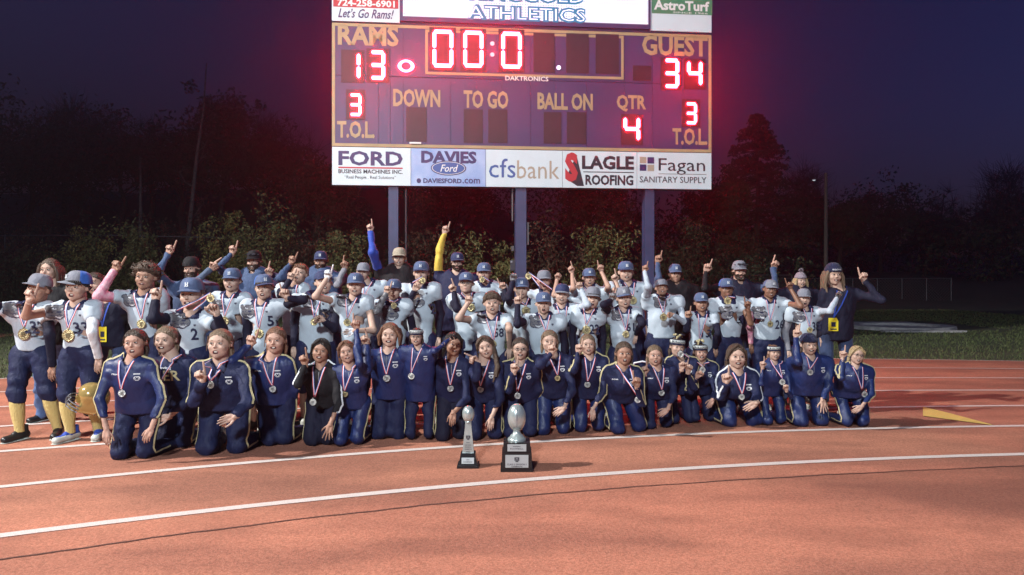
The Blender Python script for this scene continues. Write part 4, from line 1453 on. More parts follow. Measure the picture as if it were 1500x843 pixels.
def cap_part(V0, hr, Rm, c, hs, parent, o, style, cyaw):
    """V0: canonical head radii -> crown, brim, emblem of a baseball cap; cyaw turns the cap on the head"""
    crownm, brimm, emb = style
    cz, sz = math.cos(R_(cyaw)), math.sin(R_(cyaw))
    Rc = Rm @ np.array([[cz, -sz, 0], [sz, cz, 0], [0, 0, 1]])
    n = 24; k = 11
    a = np.arange(n) * 2 * np.pi / n
    el = np.linspace(0, 1, k)
    V = []
    for e in el:
        rr = math.cos(e * math.pi / 2) ** .62
        z = .17 + .44 * math.sin(e * math.pi / 2) ** .95
        V.append(np.stack([.375 * rr * np.cos(a), .05 * (1 - e * .3) + .43 * rr * np.sin(a), np.full(n, z) + .03 * np.sin(a) * -1 * (1 - e)], 1))
    V = np.concatenate(V)
    i_ = np.arange(k - 1)[:, None] * n; j_ = np.arange(n)[None]
    F = np.stack([i_ + j_, i_ + (j_ + 1) % n, i_ + n + (j_ + 1) % n, i_ + n + j_], -1).reshape(-1, 4)
    front = V[F].mean(1)[:, 1] < -.02
    mi = np.where(front, 0, 1)
    mats = [CL[crownm[0]], CL[crownm[1]]]
    cap = link("cap", mesh_np("cap", (V @ Rc.T) * hs + c - o, [F], mats, mi), parent)
    mb = MB()
    nb = 13; nr_ = 5
    top, bot = [], []
    for q in range(nr_):
        f = q / (nr_ - 1)
        for w in range(nb):
            t = -1.15 + 2.3 * w / (nb - 1)
            x = math.sin(t) * (.37 + .03 * f)
            y = .05 - math.cos(t) * .42 - f * .27 * max(0.0, math.cos(t * 1.25)) ** .6
            z = .205 - f * .06 - .32 * x * x
            top.append((x, y, z + .012)); bot.append((x, y, z - .012))
    T_ = np.array(top); B_ = np.array(bot); N = len(top)
    F = []
    for q in range(nr_ - 1):
        for w in range(nb - 1):
            p = q * nb + w
            F.append([p, p + nb, p + nb + 1, p + 1]); F.append([N + p, N + p + 1, N + p + nb + 1, N + p + nb])
    for w in range(nb - 1):
        p = (nr_ - 1) * nb + w
        F.append([p, N + p, N + p + 1, p + 1])
    V = np.concatenate([T_, B_])
    link("brim", mesh_np("brim", (V @ Rc.T) * hs + c - o, [F], [CL[brimm]]), cap)
    if emb:
        mb = MB()
        mb.box((-.035, -.375, .37), (.03, .02, .15)); mb.box((.0, -.378, .37), (.09, .02, .03)); mb.box((.035, -.372, .37), (.03, .02, .15)); mb.box((0, -.385, .31), (.12, .02, .025))
        V = np.concatenate(mb.V)
        F = np.concatenate(mb.F)
        link("cap_emblem", mesh_np("cap_emblem", (V @ Rc.T) * hs + c - o, [F], [CL[emb]], smooth=False), cap)
    return cap

def dome(Rm, c, hs, parent, o, m, z0, thick, name, top=0.08, n=28, k=9, back=0.0):
    a = np.arange(n) * 2 * np.pi / n
    V = []
    for e in np.linspace(0, 1, k):
        rr = math.cos(e * math.pi / 2) ** .75
        z = z0 + (.52 + top - z0) * math.sin(e * math.pi / 2)
        V.append(np.stack([(.345 + thick) * rr * np.cos(a), .05 + (.41 + thick) * rr * np.sin(a), z - back * np.sin(a) * (1 - e)], 1))
    V = np.concatenate(V)
    i_ = np.arange(k - 1)[:, None] * n; j_ = np.arange(n)[None]
    F = np.stack([i_ + j_, i_ + (j_ + 1) % n, i_ + n + (j_ + 1) % n, i_ + n + j_], -1).reshape(-1, 4)
    return link(name, mesh_np(name, (V @ Rm.T) * hs + c - o, [F], [m]), parent)

def cuff(Rm, c, hs, parent, o, m, z0, z1, thick, name, n=32):
    a = np.arange(n) * 2 * np.pi / n
    rings = [(z0, .0), (z0 + .01, thick), ((z0 + z1) / 2, thick * 1.25), (z1 - .01, thick), (z1, -.02)]
    V = []
    for z, t in rings:
        s = math.sqrt(max(.2, 1 - ((z - .12) / .62) ** 2))
        V.append(np.stack([(.345 * s + t) * np.cos(a), .05 + (.41 * s + t) * np.sin(a), np.full(n, z) - .03 * np.sin(a) * -1 * 0], 1))
    V = np.concatenate(V); k = len(rings)
    i_ = np.arange(k - 1)[:, None] * n; j_ = np.arange(n)[None]
    F = np.stack([i_ + j_, i_ + (j_ + 1) % n, i_ + n + (j_ + 1) % n, i_ + n + j_], -1).reshape(-1, 4)
    return link(name, mesh_np(name, (V @ Rm.T) * hs + c - o, [F], [m]), parent)

COUNT = [0]
def person(label, x, top, chin, Y, kind='girl', w=None, bx=None, tx=None, R=None, L=None, skin='fair', hair='brown', style='back', mouth='smile',
           yaw=0, pitch=0, roll=0, hat=None, cyaw=0, medal=None, num=None, dog=None, b=1.0, topm='navy', legm='navy', sleeve='navy',
           sleeveL=None, glasses=False, name=None, prints=(), hem=None, piping=None, logo=True, beard=False, gloves=None, hipx=None, group=None, feet=None,
           knee=None, band=None, extra=None, jaw=1.0, socks=False, seed=None, lanyard=False, pads=None, neckm=None):
    COUNT[0] += 1
    sd = seed or COUNT[0] * 7 + 1
    rs = np.random.RandomState(sd)
    s = Y / FPX
    hatf = 1.10 if hat else 1.03
    hs = (chin - top) * s / hatf
    zc = CAM_H - (chin - YH) * s
    xc = (x - 750) * s
    Rm = rotm(yaw, pitch, roll)
    # centre of the head: the chin hangs half a head below it
    c = np.array([xc, Y, zc + hs * 0.5])
    bx = x if bx is None else bx
    nx = (bx - 750) * s
    w = (chin - top) * 1.15 if w is None else w
    if kind == 'girl' and x > 440:
        w = w * 1.08
    if kind == 'player' and x > 560:
        w = w * 1.07
    wid = w * s
    kneel = kind == 'girl'
    adult = kind == 'adult'
    player = kind == 'player'
    ztop = zc + hs * 1.0
    kidu = hs / 0.215                       # size unit
    N = np.array([nx, Y + .02 + (.03 if pitch > 0 else 0), zc - hs * (.10 if player else .16)])
    hx = ((hipx if hipx is not None else bx) - 750) * s
    if kneel:
        P = np.array([hx, Y + .14, min(max(.36, ztop * .42), .46)])
    else:
        P = np.array([hx, Y + .05, ztop * .52 if not adult else ztop * .53])
    root = thing("person", label, "person", (float(nx), float(Y), 0.0), group)
    o = np.array([nx, Y, 0.0])
    shr = .062 * kidu * (1.12 if player else .95)       # shoulder roundness
    sw = max(wid / 2 - shr * .9, .07)
    SZ = N[2] - .045 * kidu
    SL = {-1: np.array([nx - sw, Y + .02, SZ]), 1: np.array([nx + sw, Y + .02, SZ])}
    armL = (ztop if not kneel else ztop * 1.38) * .172
    tr = wid * .5 * (.90 if not player else .84)                     # half width of the chest
    q = .68
    # ---- arms
    arms = {}
    for side, spec in ((-1, R), (1, L)):
        A = SL[side]
        if spec is None:
            dirn = np.array([side * .18, .35, -1.0]) if not kneel else np.array([side * .22, -.05, -1.0])
            dirn /= np.linalg.norm(dirn)
            E = A + dirn * armL
            H = E + np.array([-side * .06, -.35, -.95]) / 1.02 * armL * .92
            if kneel:
                E = A + np.array([side * .16, .30, -.94]) * armL
                H = E + np.array([-side * .30, .45, -.80]) * armL * .8
            arms[side] = (A, E, H, 'rest', H - E, None)
            continue
        wx, wy, dy, g = spec[:4]
        H = px(wx, wy, Y + dy)
        if len(spec) > 5 and spec[4] is not None:
            E = px(spec[4], spec[5], Y + dy * .55)
            la = np.linalg.norm(E - A)
            want = armL
            if la < want:                    # foreshortened in the picture: bring the elbow nearer so the arm keeps its length
                E[1] -= min(math.sqrt(max(0, want ** 2 - la ** 2)) * .8, .16)
        else:
            Lr = np.linalg.norm(H - A); l1, l2 = armL, armL * .95
            if Lr > (l1 + l2) * .99:
                l1 = l2 = Lr / 1.96
            a_ = (l1 ** 2 - l2 ** 2 + Lr ** 2) / (2 * Lr)
            hgt = math.sqrt(max(l1 ** 2 - a_ ** 2, 0))
            dd = (H - A) / Lr
            pole = np.array([side * .8, .35, -.8]); pole -= dd * (pole @ dd); pole /= np.linalg.norm(pole)
            E = A + dd * a_ + pole * hgt
        if len(spec) > 7:
            tip = px(spec[6], spec[7], Y + dy)
            fd = tip - H; fd[1] -= .02
        else:
            fd = H - E
        arms[side] = (A, E, H, g, fd, spec[8] if len(spec) > 8 else None)
    sleeves = {-1: sleeve, 1: sleeve if sleeveL is None else sleeveL}
    bare = any(v == 'bare' for v in sleeves.values()) and player
    # ---- legs
    legs = []
    ll = P[2]
    for q_, side in enumerate((-1, 1)):
        hj = P + np.array([side * tr * .50, 0, -.02])
        if kneel:
            if knee and knee[q_]:
                kx, ky_ = gp(*knee[q_]); kp = np.array([kx, ky_ + .045, .082])
            else:
                kp = np.array([P[0] + side * (tr * .52 + .02), Y - .02 + rs.uniform(-.02, .03), .085])
            an = kp + np.array([side * .05 + rs.uniform(-.03, .03), .40, -.02])
            ft = an + np.array([0, .14, -.02])
        else:
            if feet and feet[q_]:
                fx, fy = gp(*feet[q_])
                an = np.array([fx, fy + .06, .10])
            else:
                an = np.array([P[0] + side * tr * .62, Y + .06, .10])
            kp = (hj + an) / 2 + np.array([side * .01, -.05, ll * .02])
            ft = an + np.array([0, -.12, -.05])
        legs.append((hj, kp, an, ft))
    # ---- bounding boxes
    pts = [N, P] + [p for a in arms.values() for p in a[:3]]
    def bbox(pp, pad):
        pp = np.array(pp); return pp.min(0) - pad, pp.max(0) + pad
    v = (0, 1, 0)
    # ---- the body: one surface under the clothes
    lo, hi = bbox(pts + [p for l in legs for p in l] + [c + [0, 0, 0]], .13)
    Fb = Field(lo, hi, .012 if bare else .018)
    nr = .058 * kidu * b ** .3
    Fb.cone(N + [0, .01, -.06], c + [0, .02 * 1, -hs * .22], nr * 1.1, nr * .98, .03)
    Fb.cone(P + [0, 0, .10], N + [0, 0, -.12], tr * .55, tr * .60, .05, v, q)
    Fb.cone(P + [-tr * .3, 0, .0], P + [tr * .3, 0, .0], tr * .36, tr * .36, .05)
    for side, (A, E, H, g, fd, gl) in arms.items():
        cov = sleeves[side] not in ('bare',) or not player
        thick = (.024 if cov else .038) * kidu * (b ** .4)
        Fb.cone(A, E, thick * 1.05, thick * .86, .03)
        hd = (E - H); hd /= np.linalg.norm(hd) + 1e-9
        Fb.cone(E, H - hd * .01, max(thick * .88, .024 * kidu), max(thick * .60, .0225 * kidu), .02)
    for (hj, kp, an, ft) in legs:
        Fb.cone(hj, kp, .050 * kidu, .038 * kidu, .02)
        Fb.cone(kp, an, .042 * kidu, .030 * kidu, .03)
    bv, bf = Fb.surf()
    hvv, hr, hmi, hbd, (mw, mh, mz) = head_mesh(mouth, jaw)
    wsc = np.array([(1.0 if adult else 1.07) * (b ** .25), 1.0, 1.0])
    RmW = Rm @ np.diag(wsc)
    VV = [bv]; QQ = [bf]; MI = [np.zeros(len(bf), int)]
    n0 = len(bv)
    def addg(V, Fq, mi):
        nonlocal n0
        VV.append(V); QQ.append(np.asarray(Fq) + n0); MI.append(np.broadcast_to(mi, (len(Fq),)).astype(int)); n0 += len(V)
    hm = hmi.copy()
    if beard:
        hm = np.where(hbd & (hm == 0), 6, hm)
    def toh(p):
        return ((np.asarray(p) * wsc) @ Rm.T) * hs + c
    addg(toh(hvv), HQ, hm)
    # eyes, brows, teeth
    sn = 8
    for sd_ in (-1, 1):
        th = np.linspace(0, np.pi, 6)[:, None]; pp = np.arange(sn)[None] * 2 * np.pi / sn
        sp = np.stack([np.sin(th) * np.cos(pp), -np.cos(th) + 0 * pp, np.sin(th) * np.sin(pp)], -1).reshape(-1, 3)
        i_ = np.arange(5)[:, None] * sn; j_ = np.arange(sn)[None]
        Fq = np.stack([i_ + j_, i_ + (j_ + 1) % sn, i_ + sn + (j_ + 1) % sn, i_ + sn + j_], -1).reshape(-1, 4)
        squint = .6 if mouth in ('smile', 'grin', 'shout') else .8
        ev = sp * np.array([.066, .045, .040 * squint]) + np.array([sd_ * .130, -.322, .012])
        m_ = np.repeat([5, 4, 4, 4, 4], sn)
        ev2 = sp * np.array([.029, .014, .030 * squint]) + np.array([sd_ * .128, -.358, .012])
        addg(toh(ev), Fq, m_)
        addg(toh(ev2), Fq, 5)
        bp1 = [(sd_ * .070, -.350, .110), (sd_ * .13, -.343, .128), (sd_ * .210, -.296, .098)]
        V, Fq = tube(bp1, [.008, .011, .005] if not adult else [.012, .014, .008], 5)
        addg(toh(V), Fq, 6)
        lid = [(sd_ * .072, -.338, .020), (sd_ * .130, -.368, .038), (sd_ * .192, -.318, .020)]
        V, Fq = tube(lid, [.006, .009, .006], 4)
        addg(toh(V), Fq, 5)
    if mh > .015:
        tz = mz + mh * .62
        cvm = 2.1 * mw * mw if mouth in ('smile', 'grin') else 0.0
        if mh < .06:
            tz = mz + mh * .25
        V, Fq = tube([(-mw * .78, -.268, tz + cvm * .6), (-mw * .38, -.298, tz + cvm * .15), (0, -.306, tz), (mw * .38, -.298, tz + cvm * .15), (mw * .78, -.268, tz + cvm * .6)], [.012, .018, .02, .018, .012] if mh > .06 else [.010, .024, .028, .024, .010], 6)
        addg(toh(V), Fq, 3)
        if mh > .06:
            V, Fq = tube([(-mw * .45, -.27, mz - mh * .5), (0, -.30, mz - mh * .62), (mw * .45, -.27, mz - mh * .5)], [.015, .028, .015], 6)
            addg(toh(V), Fq, 1)
    # hands
    gl_parts = []
    wristp = {}
    for side, (A, E, H, g, fd, gl) in arms.items():
        hv, hq = hand_mesh(g)
        hl = hs * {'point': .72, 'fist': .66, 'grip': .66, 'rest': .60, 'spread': .64}[g] * (1.06 if adult else 1.0)
        V = hv.copy()
        Fq = hq
        if side == 1:
            V = V * [-1, 1, 1]; Fq = hq[:, ::-1]
        M3 = aim(fd, (1, 0, 0))
        Vw = (V @ M3.T) * hl + H
        wristp[side] = (H, M3, hl)
        if gl:
            gl_parts.append((Vw, Fq, gl))
            k_ = hv[:, 2] < .2
        addg(Vw if not gl else (V * .93 @ M3.T) * hl + H, Fq, 0)
    Vb = np.concatenate(VV) - o
    allF = np.concatenate(QQ)
    hairm = HAIRM[hair]
    link("body", mesh_np("body", Vb, [allF], [SKIN[skin], LIP, INM, TEETH, EYEW, IRIS, hairm], np.concatenate(MI)), root)
    for Vw, Fq, gl in gl_parts:
        link("glove", mesh_np("glove", Vw - o, [Fq], [CL[gl]]), root)
    # ---- clothes on the trunk
    loose = 1.0
    gh = .0125
    tp = [N + [0, 0, .04], P] + [SL[-1], SL[1]]
    sleeved_with_top = not player
    if sleeved_with_top:
        tp += [p for a in arms.values() for p in a[:3]]
    lo, hi = bbox(tp, .16)
    lo[2] = max(lo[2], .05)
    F1 = Field(lo, hi, gh)
    mid = (P * .45 + N * .55) + [0, -.015, 0]
    belly = 1.0 + max(0, b - 1) * .35
    F1.cone(P + [0, 0, -.04], mid, tr * (.74 if player else .97) * belly, tr * (.76 if player else .88) * belly, .05, v, q)
    F1.cone(mid, N + [0, .0, -.125 * kidu], tr * (.76 if player else .88) * belly, tr * .86, .05, v, q * .95)
    F1.cone(SL[-1], SL[1], shr * .98, shr * .98, .06)
    F1.cone(SL[-1] + [0, 0, -.05], SL[1] + [0, 0, -.05], shr * .95, shr * .95, .05)
    F1.cone(N + [0, .015, -.03], N + [0, .012, .012 if player else .030], nr * 1.30, nr * 1.22, .045)
    if player:
        for side in (-1, 1):
            A, E = arms[side][0], arms[side][1]
            dd = (E - A) / (np.linalg.norm(E - A) + 1e-9)
            F1.cone(A + [0, 0, .006], A + dd * .085 * kidu, shr * 1.04, shr * .92, .03)
            F1.cut_plane(A + dd * .125 * kidu, dd, .16 * kidu)
    else:
        for side in (-1, 1):
            A, E, H = arms[side][:3]
            th = .047 * kidu * (b ** .5)
            F1.cone(A, E, th * 1.12, th * .98, .04)
            if sleeves[side] == 'short':
                pass
            hd = (E - H) / (np.linalg.norm(E - H) + 1e-9)
            F1.cone(E, H - hd * .012, th * .98, th * .76, .022)
            F1.cut_plane(H - hd * .006, -hd, .09)
    F1.folds(.011 if player else .010, 15, sd, 0.7); F1.folds(.0065, 34, sd + 50, 0.6)
    zh = P[2] - (.055 if player else .07) if hem is None else CAM_H - (hem - YH) * s
    F1.cut_below(zh)
    F1.cone(N + [0, -.012, .0], N + [0, -.03, .10], nr * .98, nr * 1.15, .01, sub=True)
    # V at the throat
    F1.cone(N + [0, -.075 * kidu, .015], N + [0, -.085 * kidu, -.045 * kidu], .036 * kidu, .006, .012, sub=True)
    tv, tf = F1.surf()
    garment = "jersey" if player else ("jacket" if topm not in ('hoodie',) else "sweatshirt")
    tmat = CL['jersey'] if player else CL[topm]
    mlist = [tmat]; tmi = None
    if not player and (sleeves[-1] != topm or sleeves[1] != topm):
        # sleeves of another cloth: faces nearer the arm than the trunk
        cc = tv[tf].mean(1)
        tmi = np.zeros(len(tf), int)
        for side in (-1, 1):
            if sleeves[side] in (topm, 'navy'):
                continue
            A, E, H = arms[side][:3]
            def segd(p, a, b2):
                d = b2 - a; t = np.clip(((p - a) @ d) / (d @ d), 0, 1); return np.linalg.norm(p - a - t[:, None] * d, axis=1), t
            d1, t1 = segd(cc, A, E); d2, t2 = segd(cc, E, H)
            mlist.append(CL[sleeves[side]])
            ok = ((d1 < .085 * kidu) & (t1 > .28)) | (d2 < .08 * kidu)
            ok &= ~((np.abs(cc[:, 0] - nx) < tr * .7) & (cc[:, 2] < SZ - .06) & (d2 > .05))
            tmi[ok] = len(mlist) - 1
    if player:
        cc = tv[tf].mean(1)
        dn = np.hypot(cc[:, 0] - N[0], (cc[:, 1] - N[1]) * .8)
        tmi = np.zeros(len(tf), int)
        tmi[(dn < nr * 1.75) & (cc[:, 2] > N[2] - .045 * kidu)] = 1
        tmi[(np.abs(cc[:, 0] - (nx + (P[0] - nx) * .4)) > tr * .80) & (cc[:, 2] < SZ - .13 * kidu) & (np.abs(cc[:, 0] - nx) < tr * 1.12)] = 1
        mlist = [tmat, CL['navy']]
    link(garment, mesh_np(garment, tv - o, [tf], mlist, tmi), root)
    sf = Surf(tv, tf, Y + .02, tr, nx)
    # ---- undershirt sleeves of a player
    if player:
        for side in (-1, 1):
            sm = sleeves[side]
            if sm == 'bare':
                continue
            A, E, H = arms[side][:3]
            hd = (E - H) / (np.linalg.norm(E - H) + 1e-9)
            lo, hi = bbox([A, E, H], .09)
            F3 = Field(lo, hi, .0125)
            th = .041 * kidu * (b ** .4)
            F3.cone(A, E, th * 1.2, th, .03)
            if sm != 'short':
                F3.cone(E, H - hd * .008, th, th * .76, .02)
                F3.cut_plane(H - hd * .002, -hd, .08)
            else:
                F3.cut_plane(A + (E - A) * .72, E - A, .3)
                sm = 'grey'
            F3.folds(.003, 40, sd + side)
            V, Fq = F3.surf()
            link("sleeve", mesh_np("sleeve", V - o, [Fq], [CL[sm]]), root)
    # ---- trousers
    lo, hi = bbox([P] + [p for l in legs for p in l[:3]], .14)
    lo[2] = 0.0
    hi[2] = max(P[2] + .12, zh + .09)
    F2 = Field(lo, hi, .014 if kneel or feet else .017)
    F2.cone(P + [-tr * .25, 0, .02], P + [tr * .25, 0, .02], tr * .60, tr * .60, .05, v, .8)
    lg = min(kidu, 1.05) * (b ** .55)
    if zh > P[2] + .04:
        F2.cone(P + [0, 0, .03], [nx, P[1], zh + .03], tr * .80, tr * .78, .04, v, q)
    for (hj, kp, an, ft) in legs:
        th0, th1, th2 = (.090, .078, .058) if kneel else ((.090, .066, .055) if not player else (.098, .070, .060))
        F2.cone(hj, kp, th0 * lg, th1 * lg, .035)
        if player:
            F2.cone(kp, kp + (an - kp) * .16, th1 * lg * 1.05, th1 * .9 * lg, .02)
        else:
            F2.cone(kp, an, th1 * .95 * lg, th2 * lg, .02)
    F2.folds(.010, 16, sd + 3); F2.folds(.006, 34, sd + 4)
    F2.cut_below(.004)
    if player and socks:
        F2.cut_below((legs[0][1][2] + legs[1][1][2]) / 2 - .09)
    lv, lf = F2.surf()
    link("trousers", mesh_np("trousers", lv - o, [lf], [CL[legm]]), root)
    lsf = Surf(lv, lf, Y, tr, nx)
    # ---- socks and shoes
    for q_, (hj, kp, an, ft) in enumerate(legs):
        if socks:
            P_ = [kp + (an - kp) * t for t in (.05, .35, .6, .85, 1.02)]
            V, Fq = tube(P_, np.array([.052, .056, .050, .037, .036]) * kidu, 12)
            link("sock", mesh_np("sock", V - o, [Fq], [CL['goldsock']]), root)
        sc = .26 * kidu if kidu < 1.2 else .30
        if kneel:
            Rs = np.array(Matrix.Rotation(R_(180), 3, 'X') @ Matrix.Rotation(R_(-35), 3, 'X') )
            Vs = (SHOE[0] @ Rs.T) * sc + an + [0, .10, .07]
            Vs[:, 2] = np.maximum(Vs[:, 2], .022)
        else:
            yw = R_((-18, 18)[q_])
            Rs = np.array(Matrix.Rotation(yw, 3, 'Z'))
            Vs = (SHOE[0] @ Rs.T) * sc + [an[0], an[1] + .02, .022]
        sm = {'player': LEATHER, 'adult': LEATHER, 'girl': SHOEW}[kind]
        if extra and 'blueshoe' in extra:
            sm = SHOEW
        so = link("shoe", mesh_np("shoe", Vs - o, [SHOE[1]], [sm, CL['royal']], np.where(SHOE[0][SHOE[1]].mean(1)[:, 2] > .2, 1, 0) if (extra and 'blueshoe' in extra) else None), root)
        if not kneel:
            zc_ = Vs[:, 2].min()
            mb = MB(); mb.add((SHOE[0] * [1.04, 1.03, .12] @ Rs.T) * sc + [an[0], an[1] + .02, .021], SHOE[1])
            V = np.concatenate(mb.V)
            if feet:
                link("sole", mesh_np("sole", V - o, [SHOE[1]], [SHOEW]), so)
    # ---- hair
    def sm_(x_, a, b_):
        t = np.clip((x_ - a) / (b_ - a), 0, 1); return t * t * (3 - 2 * t)
    d = DIRS
    hv_noise = np.sin(d[:, 0] * 23 + rs.rand() * 6) * .006 + np.sin(d[:, 0] * 41 + d[:, 2] * 9) * .004
    if style in ('back', 'long', 'parted', 'bob'):
        val = d[:, 2] + .68 * d[:, 1] - .185 + .26 * np.abs(d[:, 0]) * (d[:, 1] < 0)
        if style in ('parted', 'long', 'bob'):
            val = val + .30 * np.abs(d[:, 0])
        thick = -.03 + .036 * sm_(val, -.05, .03) + .016 * sm_(val, .0, .4) + hv_noise * .7
    elif style == 'short':
        val = d[:, 2] + .75 * d[:, 1] - .06 + .05 * np.sin(d[:, 0] * 14 + sd)
        thick = -.03 + .085 * sm_(val, -.05, .12) + hv_noise * 1.6
    elif style == 'fringe':
        val = d[:, 2] + .60 * d[:, 1] - (-.02) + .04 * np.sin(d[:, 0] * 17 + sd)
        thick = -.03 + .095 * sm_(val, -.05, .10) + hv_noise * 1.8
    elif style == 'curly':
        val = d[:, 2] + .62 * d[:, 1] + .02 + .04 * np.sin(d[:, 0] * 17)
        lump = np.sin(d[:, 0] * 11 + 1) * np.sin(d[:, 2] * 13) * np.cos(d[:, 1] * 12)
        thick = -.03 + (.15 + .05 * lump) * sm_(val, -.05, .25)
    else:
        val = d[:, 2] + .78 * d[:, 1] - .12
        thick = -.03 + .045 * sm_(val, -.06, .10)
    if hat:
        thick = np.where(d[:, 2] > .12, np.minimum(thick, .004), thick)
    rad = hr + thick
    keep = (val[HQ] > -.10).any(1)
    hq = HQ[keep]
    used = np.unique(hq); remap = np.full(len(d), -1); remap[used] = np.arange(len(used))
    hvx = [toh((d * rad[:, None])[used])]; hqx = [remap[hq]]; hn = len(used)
    def addh(V, Fq):
        nonlocal hn
        hvx.append(V); hqx.append(np.asarray(Fq) + hn); hn += len(V)
    def lock(pts_, rr, n=7):
        V, Fq = tube(pts_, rr, n); addh(V, Fq)
    if style == 'long':
        for sd_ in (-1, 1):
            for q_ in range(9):
                f = q_ / 8
                a0 = toh((sd_ * (.25 + .12 * f), -.16 + .42 * f, .30 - .12 * f))
                a1 = toh((sd_ * (.39 + .03 * f), -.14 + .45 * f, -.08))
                a2 = toh((sd_ * (.40 + .06 * rs.rand()), -.12 + .45 * f, -.48))
                a3 = a2 + np.array([sd_ * rs.uniform(-.02, .02), -.02, -rs.uniform(.06, .14)])
                lock([a0, (a0 + a1) / 2 + rs.normal(0, .003, 3), a1, a2, a3], np.array([.05, .075, .085, .07, .015]) * hs * 1.1)
    if style == 'bob':
        for sd_ in (-1, 1):
            for q_ in range(8):
                f = q_ / 7
                a0 = toh((sd_ * (.22 + .12 * f), -.20 + .45 * f, .34 - .10 * f))
                a1 = toh((sd_ * (.40), -.17 + .45 * f, -.05))
                a2 = toh((sd_ * (.36 + .05 * rs.rand()), -.15 + .42 * f, -.40 - .08 * rs.rand()))
                lock([a0, a1, a2], np.array([.06, .085, .03]) * hs)
    if style == 'parted':
        for sd_ in (-1, 1):
            for q_ in range(5):
                f = q_ / 4
                a0 = toh((sd_ * .03, -.27 + .2 * f, .47))
                a1 = toh((sd_ * (.30 + .04 * f), -.25 + .25 * f, .22))
                a2 = toh((sd_ * .38, -.05 + .2 * f, -.16))
                lock([a0, a1, a2], np.array([.03, .055, .03]) * hs)
            a2 = toh((sd_ * .34, .12, -.2)); a3 = toh((sd_ * .36, .10, -.62))
            lock([a2, (a2 + a3) / 2, a3], np.array([.09, .08, .02]) * hs)
    if style == 'back':
        a = toh((0, .46, .12)); lock([a, a + [0, .04, .03], a + [0.01, .09, -.02], a + [.01, .09, -.10]], np.array([.10, .15, .12, .03]) * hs)
        if not player and not adult:
            for sd_ in (-1, 1):
                lock([toh((sd_ * .24, .24, -.05)), toh((sd_ * .30, .20, -.28)), toh((sd_ * (.27 + .1 * rs.rand()), .16, -.58))], np.array([.10, .11, .03]) * hs)
        for q_ in range(4):   # a few stray strands at the temple
            sd_ = 1 if q_ % 2 else -1
            a0 = toh((sd_ * .27, -.22, .26)); a1 = toh((sd_ * .345, -.14, .02)); a2 = toh((sd_ * (.35 + .03 * rs.rand()), -.10, -.25))
            lock([a0, a1, a2], np.array([.022, .018, .006]) * hs, 4)
    if style == 'curly':
        for q_ in range(60):
            dv = rs.normal(size=3); dv[2] = abs(dv[2]) * .9 + .05; dv[1] = dv[1] * .8 + .15
            dv /= np.linalg.norm(dv)
            if dv[2] + .62 * dv[1] < .05: continue
            a0 = toh(dv * .46); a1 = toh(dv * .56 + rs.normal(0, .04, 3)); a2 = toh(dv * .60 + rs.normal(0, .08, 3))
            lock([a0, a1, a2], np.array([.05, .035, .012]) * hs, 5)
    if style in ('fringe', 'short') and True:
        for q_ in range(9):
            f = -1 + 2 * q_ / 8
            zt = .36 if style == 'short' else .34
            ztip = .16 if style == 'fringe' else .24
            if hat and style == 'short':
                continue
            if hat:
                zt, ztip = .20, .11
            a0 = toh((f * .22, -.27 if not hat else -.33 + .1 * f * f, zt + .04)); a2 = toh((f * .26 + rs.uniform(-.03, .03), -.37 + .10 * f * f, ztip + rs.uniform(-.03, .02)))
            lock([a0, (a0 + a2) / 2 + np.array([0, -.01, .0]) * 1, a2], np.array([.05, .04, .010]) * hs, 5)
    if extra and 'sidetail' in extra:
        a0 = toh((.34, -.02, -.05)); e = c + np.array([.09, -.07, -.34])
        for q_ in range(4):
            j_ = rs.normal(0, .008, 3)
            lock([a0 + j_, (a0 + e) / 2 + [.03, -.03, 0] + j_, e + j_ * 2 + [0, 0, .03 * q_]], np.array([.06, .09, .03]) * hs)
    link("hair", mesh_np("hair", np.concatenate(hvx) - o, [np.concatenate(hqx)], [hairm]), root)
    # ---- headwear
    if hat and hat[0] == 'cap':
        cap_part(None, None, RmW, c, hs, root, o, hat[1:], cyaw)
    elif hat and hat[0] == 'beanie':
        bo = dome(RmW, c, hs, root, o, CL[hat[1]], .18, .035, "beanie", .09)
        cuff(RmW, c, hs, bo, o, CL[hat[2] if len(hat) > 2 else hat[1]], .14, .36, .055, "cuff")
        if 'pom' in hat:
            V, Fq = [], []
            pc = toh((0.04, .05, .72)); k_ = 0
            rr = rs.normal(size=(260, 3)); rr /= np.linalg.norm(rr, axis=1)[:, None]
            t_ = np.cross(rr, rs.normal(size=(260, 3))); t_ /= np.linalg.norm(t_, axis=1)[:, None]
            Vp = np.stack([pc + rr * .1 * hs + t_ * .02 * hs, pc + rr * .1 * hs - t_ * .02 * hs, pc + rr * .19 * hs], 1).reshape(-1, 3)
            link("pompom", mesh_np("pompom", Vp - o, [np.arange(780).reshape(-1, 3)], [CL['knitgrey']], smooth=False), bo)
        if 'text' in hat:
            V, T = TEXTS[("BULLDOGS", 0.02, 0.0)]
            aa = (V[:, 0] - .5) * 1.0
            P_ = np.stack([.43 * np.sin(aa), .05 - .487 * np.cos(aa), .22 + V[:, 1] * .07], 1)
            link("lettering", mesh_np("lettering", toh(P_) - o, [T], [CL['white']], smooth=False), bo)
    elif hat and hat[0] == 'band':
        bo = cuff(RmW, c, hs, root, o, CL['beanie'], .10, .40, .035, "headband")
        cuff(RmW, c, hs, bo, o, CL['band'], .20, .375, .046, "headband_stripe")
        V, T = TEXTS[("BULLDOGS", 0.02, 0.0)]
        aa = (V[:, 0] - .5) * 2.1
        ss = .985
        P_ = np.stack([(.345 * ss + .062) * np.sin(aa), .05 - (.41 * ss + .064) * np.cos(aa), .235 + V[:, 1] * .11], 1)
        link("lettering", mesh_np("lettering", toh(P_) - o, [T], [CL['beanie']], smooth=False), bo)
